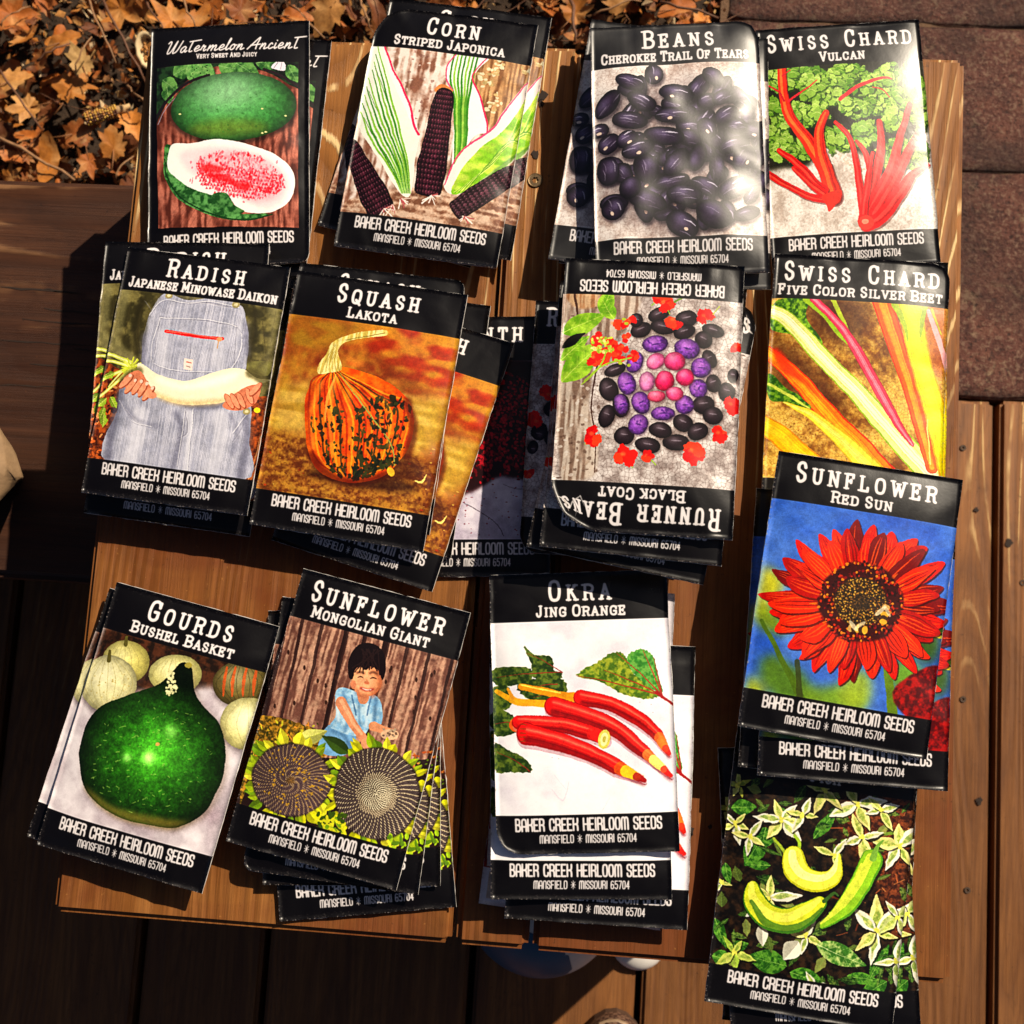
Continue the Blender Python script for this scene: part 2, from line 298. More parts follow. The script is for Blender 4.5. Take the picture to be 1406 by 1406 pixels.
STK = [((122, 0), (158, 86), .0010, 0, 'thin pale stalk running down through the big orange leaf at the top'), ((140, 0), (203, 114), .0012, 1, 'long dark stalk slanting down to the table corner'), ((198, 0), (226, 42), .0009, 1, 'short dark stalk behind the top of the watermelon packet'),
 ((0, 96), (56, 178), .0011, 1, 'dark thin stalk slanting across the left side of the litter'), ((-5, 186), (104, 247), .0016, 0, 'thick tan stick lying above the bench edge at the left'), ((50, 86), (95, 60), .0011, 1, 'short dark stick under the long golden leaf'),
 ((103, 98), (127, 52), .0008, 0, 'thin pale stem standing over the cream triangular leaf'), ((176, 118), (200, 142), .0012, 0, 'short grey stick beside the table corner'), ((0, 35), (40, 8), .0008, 0, 'thin stem across the leaf in the top left corner'),
 ((160, 245), (182, 215), .0008, 0, 'pale grass stem at the foot of the table corner'), ((100, 232), (118, 248), .0010, 0, 'short pale straw by the bench edge'), ((252, 0), (268, 38), .0010, 0, 'pale stalk rising behind the watermelon packet'), ((392, 0), (445, 52), .0011, 0, 'reddish stalk right of the watermelon packet'),
 ((495, 0), (512, 46), .0010, 0, 'stalk just left of the corn packet'), ((756, 58), (742, 40), .0009, 0, 'curled stem right of the corn packet'), ((785, 0), (790, 60), .0016, 1, 'dark upright stalk between the corn and bean packets'), ((815, 20), (880, 0), .0009, 0, 'pale stem above the bean packets'), ((905, 4), (985, 26), .0012, 1, 'dark stick near the brick edge')]
for k, (a, b, r, d, lab) in enumerate(STK):
    r2 = random.Random(k); z0 = GZ+.045+.004*(k % 4); A = at(a[0], a[1], z0); B = at(b[0], b[1], z0+r2.uniform(-.008, .004)); n = 7; bm = bmesh.new(); o = (B-A).orthogonal().normalized()
    tube(bm, [A.lerp(B, i/(n-1))+Vector((r2.uniform(-1, 1), r2.uniform(-1, 1), r2.uniform(-.5, .5)))*.0012+Vector((0, 0, .004*math.sin(i/(n-1)*math.pi))) for i in range(n)], r, r*.7, 7)
    obj('dry_stalk', bm, M_STALKD if d else M_STALK, label=lab, category='stalk', group='dry stalks on the litter')
# many thin stems nobody would count
bm = bmesh.new()
for i in range(170):
    x = rs.uniform(-.5, .33); y = rs.uniform(.41, .9); a = rs.uniform(0, 6.3); l = rs.uniform(.01, .05); z0 = GZ+rs.uniform(.004, .030); P = Vector((x, y, z0)); D = Vector((math.cos(a), math.sin(a), rs.uniform(-.15, .15)))*l
    tube(bm, [P, P+D*.5+Vector((rs.uniform(-1, 1), rs.uniform(-1, 1), 0))*l*.06, P+D], rs.uniform(.0003, .0007), .0003, 4, False)
obj('stem_litter', bm, M_STALKD, kind='stuff')
# small cob of mixed yellow and dark kernels
cob = empty('corn_cob', at(146, 156, GZ+.042), (rad(-6), rad(8), rad(24)), label='tiny corn cob with yellow and dark kernels lying in the leaves', category='corn cob')
bm = bmesh.new(); tube(bm, [Vector((x, 0, 0)) for x in (-.0175, -.013, 0, .010, .0165)], .0052, .0030, 14); obj('cob_core', bm, mat_plain('cob_pith', (.42, .26, .12), .8), cob, smooth=True)
KM = [mat_plain('kernel_yellow', (.62, .36, .06), .35, .2, 100, 0), mat_plain('kernel_dark', (.10, .035, .02), .3, .3, 100, 0), mat_plain('kernel_amber', (.50, .22, .05), .35, .2, 100, 0)]
kme = []
for q in KM:
    b2 = bmesh.new(); bmesh.ops.create_icosphere(b2, subdivisions=1, radius=1); [setattr(f, 'smooth', True) for f in b2.faces]; m_ = bpy.data.meshes.new('kernel'); b2.to_mesh(m_); b2.free(); m_.materials.append(q); kme.append(m_)
for j in range(13):
    for i in range(14):
        a = i/14*6.2832+(j % 2)*.1; x = -.0165+j*.0021; rr = .0054-.0012*j/13
        if math.sin(a) < -.6: continue
        o = obj('kernel', kme[rs.choice((0, 0, 0, 1, 2, 1))], None, cob, (x, rr*math.cos(a), rr*math.sin(a))); o.scale = (.00108, .00115, .00115)
bm = bmesh.new(); tube(bm, [Vector((.0105, 0, 0)), Vector((.0165, 0, .0005)), Vector((.021, .0006, .001))], .0030, .0016, 8); obj('husk_end', bm, mat_plain('pale_husk', (.60, .40, .19), .8), cob, smooth=True)
# open pod with orange seeds
pod = empty('seed_pod', at(203, 70, GZ+.045), (rad(8), rad(-10), rad(20)), label='open pale seed pod with orange brown seeds inside, beside the watermelon packet', category='seed pod')
bm = bmesh.new(); n = 22; rings = []
for (q, zz, f) in ((1.0, 0, 1), (.97, .0012, 1), (.80, .0010, 1), (.74, -.003, 1), (.5, -.006, 1), (.15, -.007, 1)):
    rings.append([bm.verts.new((.0105*q*math.cos(i/n*6.2832)*(1+.05*math.sin(3*i)), .0175*q*math.sin(i/n*6.2832), zz)) for i in range(n)])
for a, b in zip(rings[:-1], rings[1:]):
    for i in range(n): bm.faces.new((a[i], a[(i+1) % n], b[(i+1) % n], b[i]))
bm.faces.new(rings[-1]); lower = [bm.verts.new((v.co.x*.8, v.co.y*.85, -.009)) for v in rings[0]]
for i in range(n): bm.faces.new((rings[0][i], lower[i], lower[(i+1) % n], rings[0][(i+1) % n]))
obj('pod_shell', bm, mat_plain('pod_skin', (.66, .50, .28), .7, .2, 120, .5, .0006), pod, smooth=True)
for q, (m_, cnt) in enumerate(((KM[2], 26), (KM[1], 16))):
    b2 = bmesh.new()
    for i in range(cnt):
        a = rs.uniform(0, 6.3); r_ = math.sqrt(rs.random())*.62; bmesh.ops.create_icosphere(b2, subdivisions=1, radius=.0014, matrix=Matrix.Translation((.0105*r_*math.cos(a), .0175*r_*math.sin(a), -.0035+rs.uniform(0, .0015))))
    obj('seed_cluster', b2, m_, pod, smooth=True, kind='stuff')
# ---------------------------------------------------------------- print artwork (painted in memory with numpy)
CW, CH = 560, 859
_nz = {}
def noise(seed, sc, octv=3):
    k = (seed, sc, octv)
    if k in _nz: return _nz[k]
    r = np.random.RandomState(seed); out = np.zeros((CH, CW), np.float32); amp = 1.0; tot = 0
    for o in range(octv):
        g = r.rand(int(CH/sc)+3, int(CW/sc)+3).astype(np.float32)
        y = np.arange(CH)/sc; x = np.arange(CW)/sc
        yi = y.astype(int); xi = x.astype(int); fy = y-yi; fx = x-xi
        fy = (fy*fy*(3-2*fy))[:, None]; fx = (fx*fx*(3-2*fx))[None]
        a = g[yi][:, xi]; b = g[yi][:, xi+1]; c = g[yi+1][:, xi]; d = g[yi+1][:, xi+1]
        out += amp*((a*(1-fx)+b*fx)*(1-fy)+(c*(1-fx)+d*fx)*fy); tot += amp; amp *= .55; sc = max(sc/2, 1.0)
    _nz[k] = (out/tot).astype(np.float32); return _nz[k]
def stretch(seed, sx, sy):
    """noise stretched by factors (grain)"""
    k = ('s', seed, sx, sy)
    if k not in _nz:
        r = np.random.RandomState(seed); g = r.rand(int(CH/sy)+3, int(CW/sx)+3)
        y = np.arange(CH)/sy; x = np.arange(CW)/sx; yi = y.astype(int); xi = x.astype(int)
        fy = (y-yi)[:, None]; fx = (x-xi)[None]
        _nz[k] = ((g[yi][:, xi]*(1-fx)+g[yi][:, xi+1]*fx)*(1-fy)+(g[yi+1][:, xi]*(1-fx)+g[yi+1][:, xi+1]*fx)*fy).astype(np.float32)
    return _nz[k]
def cracks(seed, cell):
    k = ('c', seed, cell)
    if k not in _nz:
        r = np.random.RandomState(seed); ny, nx = int(CH/cell)+4, int(CW/cell)+4
        jy = r.rand(ny, nx); jx = r.rand(ny, nx); Y, X = np.mgrid[0:CH, 0:CW]/cell
        iy = Y.astype(int)+1; ix = X.astype(int)+1; d1 = np.full((CH, CW), 9.); d2 = d1.copy(); cid = d1.copy()
        for dy in (-1, 0, 1):
            for dx in (-1, 0, 1):
                a = iy+dy; b = ix+dx; d = np.hypot(Y+1-(a+jy[a, b]), X+1-(b+jx[a, b]))
                n = d < d1; d2 = np.where(n, d1, np.minimum(d2, d)); d1 = np.where(n, d, d1); cid = np.where(n, jx[a, b], cid)
        _nz[k] = ((d2-d1).astype(np.float32), cid.astype(np.float32), d1.astype(np.float32))
    return _nz[k]
def homog(src, dst):
    A = []
    for (x, y), (u, v) in zip(src, dst):
        A.append([x, y, 1, 0, 0, 0, -u*x, -u*y, -u]); A.append([0, 0, 0, x, y, 1, -v*x, -v*y, -v])
    return np.linalg.svd(np.array(A, float))[2][-1].reshape(3, 3)
def curve_pts(p, closed, n=6):
    p = np.array(p, float); m = len(p)
    if m < 3: return p
    out = []
    for i in range(m if closed else m-1):
        if closed: a, b, c, d = p[(i-1) % m], p[i], p[(i+1) % m], p[(i+2) % m]
        else: a, b, c, d = p[max(i-1, 0)], p[i], p[i+1], p[min(i+2, m-1)]
        for t in np.arange(n)/n:
            out.append(.5*(2*b+(c-a)*t+(2*a-5*b+4*c-d)*t*t+(3*b-a-3*c+d)*t**3))
    if not closed: out.append(p[-1])
    return np.array(out)
class Canvas:
    def __init__(s, quad, bg=(8, 6, 8)):
        s.a = np.empty((CH, CW, 3), np.float32); s.a[:] = np.array(bg)/255
        s.H = homog(quad, [(0, 0), (CW, 0), (CW, CH), (0, CH)]) if quad is not None else np.eye(3)
        q = np.array(quad if quad is not None else [(0, 0), (CW, 0), (CW, CH), (0, CH)], float)
        s.k = 2*CW/(np.linalg.norm(q[1]-q[0])+np.linalg.norm(q[2]-q[3])); s.rs = np.random.RandomState(7)
        s.Hi = np.linalg.inv(s.H); s.clip = None
    def T(s, p):
        p = np.atleast_2d(np.array(p, float)); q = np.c_[p, np.ones(len(p))]@s.H.T; return q[:, :2]/q[:, 2:]
    def mask_poly(s, pts, curve=True, soft=0, raw=False):
        p = np.array(pts, float) if raw else s.T(pts)
        if curve: p = curve_pts(p, True, 5)
        pad = int(soft*2)+2
        x0 = max(int(p[:, 0].min())-pad, 0); x1 = min(int(p[:, 0].max())+pad+1, CW); y0 = max(int(p[:, 1].min())-pad, 0); y1 = min(int(p[:, 1].max())+pad+1, CH)
        if x1 <= x0 or y1 <= y0: return None
        m = np.zeros((y1-y0, x1-x0), np.float32); X = np.arange(x0, x1, dtype=np.float32)[None]
        ax, ay = p[:, 0], p[:, 1]; bx, by = np.roll(ax, -1), np.roll(ay, -1)
        for sub in (.17, .5, .83):
            Y = (np.arange(y0, y1)+sub)[:, None]
            hit = ((ay <= Y) & (by > Y)) | ((by <= Y) & (ay > Y))
            xs = np.where(hit, ax+(Y-ay)*(bx-ax)/np.where(by == ay, 1, by-ay), 1e6); xs.sort(axis=1)
            k = hit.sum(1).max()
            for j in range(0, k-1, 2):
                m += np.clip(xs[:, j+1:j+2]-X, 0, 1)-np.clip(xs[:, j:j+1]-X, 0, 1)
        m /= 3
        if soft > .7:
            r = int(round(soft))
            for _ in (0, 1):
                for ax_ in (0, 1):
                    c = np.cumsum(np.pad(m, [(r+1, r) if a == ax_ else (0, 0) for a in (0, 1)]), axis=ax_)
                    m = (np.take(c, range(2*r+1, c.shape[ax_]), ax_)-np.take(c, range(0, c.shape[ax_]-2*r-1), ax_))/(2*r+1)
        return (slice(y0, y1), slice(x0, x1)), m
    def mask_line(s, pts, w, curve=True, raw=False):
        p = np.array(pts, float) if raw else s.T(pts)
        if curve and len(p) > 2: p = curve_pts(p, False, 6)
        n = len(p); k = 1 if raw else s.k
        w = np.interp(np.linspace(0, 1, n), np.linspace(0, 1, len(np.atleast_1d(w))), np.atleast_1d(w))*k/2
        r = w.max()+2
        x0 = max(int(p[:, 0].min()-r), 0); x1 = min(int(p[:, 0].max()+r)+2, CW); y0 = max(int(p[:, 1].min()-r), 0); y1 = min(int(p[:, 1].max()+r)+2, CH)
        if x1 <= x0 or y1 <= y0: return None
        m = np.zeros((y1-y0, x1-x0), np.float32)
        for i in range(n-1):
            a, b = p[i], p[i+1]; q = max(w[i], w[i+1])+1.5
            u0 = max(int(min(a[0], b[0])-q), x0); u1 = min(int(max(a[0], b[0])+q)+2, x1); v0 = max(int(min(a[1], b[1])-q), y0); v1 = min(int(max(a[1], b[1])+q)+2, y1)
            if u1 <= u0 or v1 <= v0: continue
            X = np.arange(u0, u1)[None]+.5-a[0]; Y = np.arange(v0, v1)[:, None]+.5-a[1]; d = b-a; L = d@d+1e-9
            t = np.clip((X*d[0]+Y*d[1])/L, 0, 1); D = np.hypot(X-t*d[0], Y-t*d[1])
            c = np.clip(w[i]+(w[i+1]-w[i])*t-D+.5, 0, 1)
            sub = m[v0-y0:v1-y0, u0-x0:u1-x0]; np.maximum(sub, c, out=sub)
        return (slice(y0, y1), slice(x0, x1)), m
    def put(s, ms, col, alpha=1.0):
        if ms is None: return
        sl, m = ms; m = m*alpha
        if s.clip is not None: m = m*s.clip[sl]
        c = col(sl) if callable(col) else np.array(col, np.float32)/255
        s.a[sl] = s.a[sl]*(1-m[..., None])+c*m[..., None]
    def poly(s, pts, col, curve=True, soft=0, alpha=1.0): s.put(s.mask_poly(pts, curve, soft), col, alpha)
    def line(s, pts, w, col, curve=True, alpha=1.0): s.put(s.mask_line(pts, w, curve), col, alpha)
    def epts(s, cx, cy, rx, ry, ang=0, n=22, rough=0):
        t = np.arange(n)/n*2*np.pi; a = math.radians(ang); k = 1+rough*(s.rs.rand(n)-.5)
        x = rx*np.cos(t)*k; y = ry*np.sin(t)*k
        return np.c_[cx+x*math.cos(a)-y*math.sin(a), cy+x*math.sin(a)+y*math.cos(a)]
    def sline(s, pts, w, col, soft=5, alpha=.6):
        ms = s.mask_line(pts, w, True)
        if ms is None: return
        (sy, sx), m = ms; r = int(soft); full = np.zeros((CH, CW), np.float32); full[sy, sx] = m
        y0 = max(sy.start-2*r, 0); y1 = min(sy.stop+2*r, CH); x0 = max(sx.start-2*r, 0); x1 = min(sx.stop+2*r, CW); m = full[y0:y1, x0:x1]
        for _ in (0, 1):
            for ax_ in (0, 1):
                c = np.cumsum(np.pad(m, [(r+1, r) if a == ax_ else (0, 0) for a in (0, 1)], mode='edge' if False else 'constant'), axis=ax_)
                m = (np.take(c, range(2*r+1, c.shape[ax_]), ax_)-np.take(c, range(0, c.shape[ax_]-2*r-1), ax_))/(2*r+1)
        s.put(((slice(y0, y1), slice(x0, x1)), m), col, alpha)
    def ell(s, cx, cy, rx, ry, col, ang=0, soft=0, alpha=1.0, rough=0):
        s.put(s.mask_poly(s.epts(cx, cy, rx, ry, ang, 22 if max(rx, ry)*s.k > 14 else 10, rough), True, soft), col, alpha)
    def field(s, sl):
        """source coordinates of the pixels of a slice"""
        Y, X = np.mgrid[sl[0], sl[1]]; q = np.stack([X, Y, np.ones_like(X)], -1)@s.Hi.T; return q[..., 0]/q[..., 2], q[..., 1]/q[..., 2]
    def ball(s, cx, cy, rx, ry, base, ang=0, light=(-.2, -.35), hi=(255, 255, 255), dk=.35, hk=.45, nz=None, na=.25, rough=0, hp=3):
        """printed round body: shaded in the printed photograph"""
        def f(sl):
            x, y = s.field(sl); a = math.radians(ang); dx = x-cx; dy = y-cy
            u = (dx*math.cos(a)+dy*math.sin(a))/rx; v = (-dx*math.sin(a)+dy*math.cos(a))/ry; r2 = u*u+v*v
            h = np.exp(-((u-light[0])**2+(v-light[1])**2)*hp); k = 1-(1-dk)*np.clip(r2, 0, 1.2)**1.5
            c = np.array(base)/255*k[..., None]
            if nz is not None: c = c*(1-na+2*na*nz[sl][..., None])
            return c*(1-hk*h[..., None])+np.array(hi)/255*(hk*h[..., None])
        s.ell(cx, cy, rx, ry, f, ang, rough=rough)
    def mix(s, c1, c2, n, lo=.35, hi=.65):
        a = np.array(c1)/255; b = np.array(c2)/255
        def f(sl):
            t = np.clip((n[sl]-lo)/(hi-lo), 0, 1)[..., None]; return a*(1-t)+b*t
        return f
    def leaf(s, x, y, L, Wd, ang, col, vein=None, alpha=1.0, edge=0, fold=.75):
        a = math.radians(ang); ca, sa = math.cos(a), math.sin(a)
        t = np.linspace(0, 1, 8); wv = np.sin(np.pi*t**.8)*(1+edge*(s.rs.rand(8)-.5))
        up = [(x+L*q*ca-Wd/2*w*sa, y+L*q*sa+Wd/2*w*ca) for q, w in zip(t, wv)]; dn = [(x+L*q*ca+Wd/2*w*sa, y+L*q*sa-Wd/2*w*ca) for q, w in zip(t, wv)][::-1]
        s.poly(up+dn[1:-1], col, True, 0, alpha)
        if not callable(col): s.poly(up+[(x+L*.5*ca, y+L*.5*sa)], tuple(c*fold for c in col), True, 0, alpha)
        if vein is not None:
            s.line([(x, y), (x+L*.95*ca, y+L*.95*sa)], [2.5, 1], vein, alpha=alpha)
            for q in (.2, .38, .56, .72):
                for sg in (1, -1):
                    s.line([(x+L*q*ca, y+L*q*sa), (x+L*(q+.13)*ca-sg*Wd*.36*math.sin(math.pi*q)*sa, y+L*(q+.13)*sa+sg*Wd*.36*math.sin(math.pi*q)*ca)], 1.2, vein, alpha=alpha*.7)
    # lettering -----------------------------------------------------------
    def text(s, txt, font, u0, u1, v0, v1, col=(238, 232, 232), first=1.0, wt=.13, slab=.0, space=.45, slant=0, gap=.25, adv=None):
        """txt laid between u0..u1, baseline v1, cap top v0, all as fractions of the print"""
        cap = (v1-v0)*CH; ws = []
        x = 0; pl = []
        up = True
        for ch in txt:
            if ch == ' ': x += space; up = True; continue
            g = font.get(ch)
            if g is None: continue
            w = g[0]*(first if up or first == 1 else 1); h = 1.0 if (up or first == 1) else 1/first
            if first != 1: w = g[0]*(1 if up else .88)
            pl.append((g[1], x, w, h)); x += w+gap; up = False
        x -= gap; sx = (u1-u0)*CW/x
        for strokes, px, w, h in pl:
            for st in strokes:
                cv, pts, sl = st
                P = [((u0*CW)+(px+a*w)*sx+slant*(1-b)*cap*h, v1*CH-(1-b)*cap*h) for a, b in pts]
                wd = wt*cap*(h**.35)*(.55 if w > 1.6 and wt == .16 else 1)
                if sl: P = [(P[0][0]-slab*cap, P[0][1]), (P[0][0]+slab*cap, P[0][1])]; wd *= .72
                s.put(s.mask_line(P, wd, cv, raw=True), col)
def parse(d):
    out = {}
    for k, (w, t) in d.items():
        st = []
        for part in t.split(';'):
            part = part.strip()
            if not part: continue
            cv = part[0] == '~'; sl = part[0] == '_'
            pts = [tuple(map(float, q.split(','))) for q in part.lstrip('~_').split()]
            if sl: st += [(False, [q], True) for q in pts]
            else: st.append((cv, pts, False))
        out[k] = (w, st)
    return out
SERIF = parse({
'A': (1, '.5,0 .14,1;.5,0 .86,1;.27,.66 .73,.66;_.14,1 .86,1'), 'B': (1, '.2,0 .2,1;~.2,0 .6,.0 .85,.14 .8,.38 .55,.48 .2,.48;~.2,.48 .6,.5 .9,.66 .85,.9 .6,1 .2,1;_.12,0 .12,1'),
'C': (.95, '~.86,.28 .75,.06 .5,0 .22,.12 .13,.5 .22,.88 .5,1 .75,.94 .86,.7;.86,.05 .86,.28'), 'D': (1, '.2,0 .2,1;~.2,0 .6,.02 .84,.2 .88,.5 .84,.8 .6,.98 .2,1;_.12,0 .12,1'),
'E': (.9, '.82,.2 .82,0 .2,0 .2,1 .84,1 .84,.8;.2,.48 .62,.48;.62,.38 .62,.58;_.12,0 .12,1'), 'F': (.88, '.82,.22 .82,0 .2,0 .2,1;.2,.48 .62,.48;.62,.38 .62,.58;_.12,0 .2,1'),
'G': (1, '~.86,.28 .75,.06 .5,0 .22,.12 .13,.5 .22,.88 .5,1 .78,.94 .86,.8;.86,.85 .86,.56 .56,.56;.86,.05 .86,.28'), 'H': (1, '.2,0 .2,1;.8,0 .8,1;.2,.5 .8,.5;_.2,0 .2,1 .8,0 .8,1'),
'I': (.5, '.5,0 .5,1;_.5,0 .5,1'), 'J': (.8, '~.68,0 .68,.6 .66,.85 .45,1 .2,.92 .12,.72;_.66,0'), 'K': (1, '.2,0 .2,1;.8,0 .22,.55;.42,.42 .84,1;_.2,0 .2,1 .82,0 .86,1'),
'L': (.88, '.2,0 .2,1 .84,1 .84,.76;_.2,0 .12,1'), 'M': (1.25, '.16,1 .18,0 .5,.75 .82,0 .84,1;_.14,0 .14,1 .86,0 .86,1'), 'N': (1.05, '.2,1 .2,0 .8,1 .8,0;_.14,0 .2,1 .8,0'),
'O': (1, '~.5,0 .78,.1 .88,.5 .78,.9 .5,1 .22,.9 .12,.5 .22,.1 .5,0'), 'P': (.95, '.2,0 .2,1;~.2,0 .6,.0 .88,.14 .86,.42 .6,.55 .2,.55;_.12,0 .2,1'), 'Q': (1, '~.5,0 .78,.1 .88,.5 .78,.9 .5,1 .22,.9 .12,.5 .22,.1 .5,0;.5,.75 .9,1.1'),
'R': (1, '.2,0 .2,1;~.2,0 .6,.0 .86,.13 .82,.4 .55,.5 .2,.5;~.5,.5 .72,.6 .78,.95 .92,1;_.12,0 .2,1'), 'S': (.85, '~.82,.24 .7,.04 .45,0 .2,.12 .2,.36 .5,.5 .8,.62 .82,.86 .55,1 .3,.97 .16,.76'),
'T': (.95, '.1,.22 .1,0 .9,0 .9,.22;.5,0 .5,1;_.5,1'), 'U': (1, '~.2,0 .2,.7 .32,.95 .5,1 .68,.95 .8,.7 .8,0;_.2,0 .8,0'), 'V': (1, '.14,0 .5,1 .86,0;_.14,0 .86,0'),
'W': (1.35, '.1,0 .3,1 .5,.2 .7,1 .9,0;_.1,0 .5,.15 .9,0'), 'Y': (1, '.14,0 .5,.5 .86,0;.5,.5 .5,1;_.14,0 .86,0 .5,1')})
DECO = parse({
'A': (1, '~0,1 0,.35 .12,.07 .5,0 .88,.07 1,.35 1,1;0,.62 1,.62'), 'B': (1, '0,1 0,0;~0,0 .6,0 .9,.12 .85,.4 .6,.47 0,.47;~0,.47 .7,.5 1,.65 1,.85 .7,1 0,1'), 'C': (1, '~1,.3 .9,.06 .5,0 .1,.08 0,.35 0,.65 .1,.92 .5,1 .9,.94 1,.7'),
'D': (1, '~0,.5 0,.25 .1,.03 .5,0 .9,.07 1,.35 1,.65 .9,.93 .5,1 .1,.97 0,.75 0,.5'), 'E': (.9, '1,0 0,0 0,1 1,1;0,.5 .8,.5'), 'F': (.9, '1,0 0,0 0,1;0,.5 .8,.5'), 'H': (1, '0,0 0,1;1,0 1,1;0,.5 1,.5'),
'I': (.12, '.5,0 .5,1'), 'K': (1, '0,0 0,1;~1,0 1,.28 .8,.45 0,.5;~.5,.48 .9,.56 1,.75 1,1'), 'L': (.85, '0,0 0,1 1,1'), 'M': (1.5, '~0,1 0,.3 .08,.06 .27,0 .44,.06 .5,.3 .5,1;~.5,.3 .56,.06 .73,0 .92,.06 1,.3 1,1'),
'N': (1, '~0,1 0,.35 .12,.07 .5,0 .88,.07 1,.35 1,1'), 'O': (1, '~.5,0 .88,.07 1,.35 1,.65 .88,.93 .5,1 .12,.93 0,.65 0,.35 .12,.07 .5,0'), 'R': (1, '0,1 0,0;~0,0 .6,0 .95,.1 .95,.4 .6,.5 0,.5;~.5,.5 .9,.58 1,.75 1,1'),
'S': (.95, '~1,.26 .9,.05 .5,0 .1,.06 0,.27 .2,.45 .8,.55 1,.74 .9,.95 .5,1 .1,.95 0,.74'), 'U': (1, '~0,0 0,.65 .12,.93 .5,1 .88,.93 1,.65 1,0'),
'0': (.9, '~.5,0 .88,.07 1,.35 1,.65 .88,.93 .5,1 .12,.93 0,.65 0,.35 .12,.07 .5,0'), '4': (.95, '.75,1 .75,0 0,.72 1,.72'), '5': (.95, '.9,0 .05,0 .05,.42;~.05,.42 .5,.36 .95,.5 1,.72 .85,.95 .5,1 0,.88'),
'6': (.95, '~.9,.1 .5,0 .1,.1 0,.4 0,.7 .12,.94 .5,1 .9,.94 1,.72 .88,.5 .5,.44 .05,.6'), '7': (.9, '0,0 1,0 .35,1'), '*': (1.7, '.5,-.05 .5,1.05;.0,.5 1,.5;.14,.12 .86,.88;.86,.12 .14,.88')})
SCRIPT = parse({
'W': (2.0, '~.0,.15 .12,0 .2,.15 .1,.9 .2,1 .38,.8 .62,0 .5,.9 .6,1 .8,.8 1,.02'), 'a': (1.0, '~.75,.6 .5,.52 .15,.7 .15,.95 .4,1 .7,.75 .75,.6 .7,.9 .8,1 1,.9'), 't': (.8, '~.5,.1 .38,.6 .35,.95 .55,1 .9,.9;.0,.3 1.1,.24'), 'T': (.9, '~.5,.1 .38,.6 .35,.95 .55,1 .8,.95;.0,.12 1.7,.02'),
'e': (.9, '~.1,.82 .6,.75 .75,.6 .5,.52 .2,.7 .2,.93 .45,1 .95,.88'), 'r': (.9, '~.1,.9 .35,.5 .4,.62 .7,.6 .55,.85 .65,1 .95,.9'), 'm': (1.6, '~.1,1 .2,.55 .2,.8 .4,.55 .48,.62 .42,1 .5,.75 .7,.55 .76,.65 .72,.95 .8,1 1,.9'),
'l': (.6, '~.1,.85 .7,.2 .7,0 .5,.1 .3,.7 .3,.95 .5,1 .9,.88'), 'o': (.9, '~.5,.53 .2,.65 .12,.9 .4,1 .7,.85 .7,.6 .5,.53 .7,.62 1,.6'), 'n': (1.1, '~.1,1 .25,.55 .25,.8 .5,.55 .65,.62 .58,.95 .7,1 1,.9'),
'A': (1.6, '~.0,1 .3,.6 .8,0 .72,.6 .72,1;.2,.68 1.0,.6'), 'c': (.8, '~.7,.62 .5,.53 .2,.7 .18,.93 .45,1 .95,.88'), 'i': (.5, '~.35,.55 .25,.9 .45,1 .9,.9;.5,.32 .52,.34')})
WHITE = (238, 232, 232)
def furniture(c, title, sub, tu, su, star=False):
    """header and footer lettering shared by every packet"""
    if title: c.text(title, SERIF, tu[0], tu[1], .030, .100, first=1.32, wt=.165, slab=.10, gap=.42, space=1.1)
    if sub: c.text(sub, SERIF, su[0], su[1], .120, .158, first=1.25, wt=.215, slab=.12, gap=.17, space=.5)
    c.text('BAKER CREEK HEIRLOOM SEEDS', DECO, .11, .905, .876, .917, wt=.165, gap=.48, space=1.0)
    c.text('MANSFIELD * MISSOURI 65704', DECO, .24, .765, .934, .961, wt=.16, gap=.5, space=1.0)
def zq(q, ox, oy, k): return [((x-ox)*k, (y-oy)*k) for x, y in q]
def photo_rect(c, bgcol, v0=.176, v1=.863, u0=0, u1=1):
    m = np.zeros((CH, CW), np.float32); m[int(v0*CH):int(v1*CH), int(u0*CW):int(u1*CW)] = 1
    c.clip = None; c.put((slice(0, CH), slice(0, CW)), bgcol) if False else c.put(((slice(0, CH), slice(0, CW)), m), bgcol); c.clip = m
def rnd(c, a, b): return a+(b-a)*c.rs.rand()

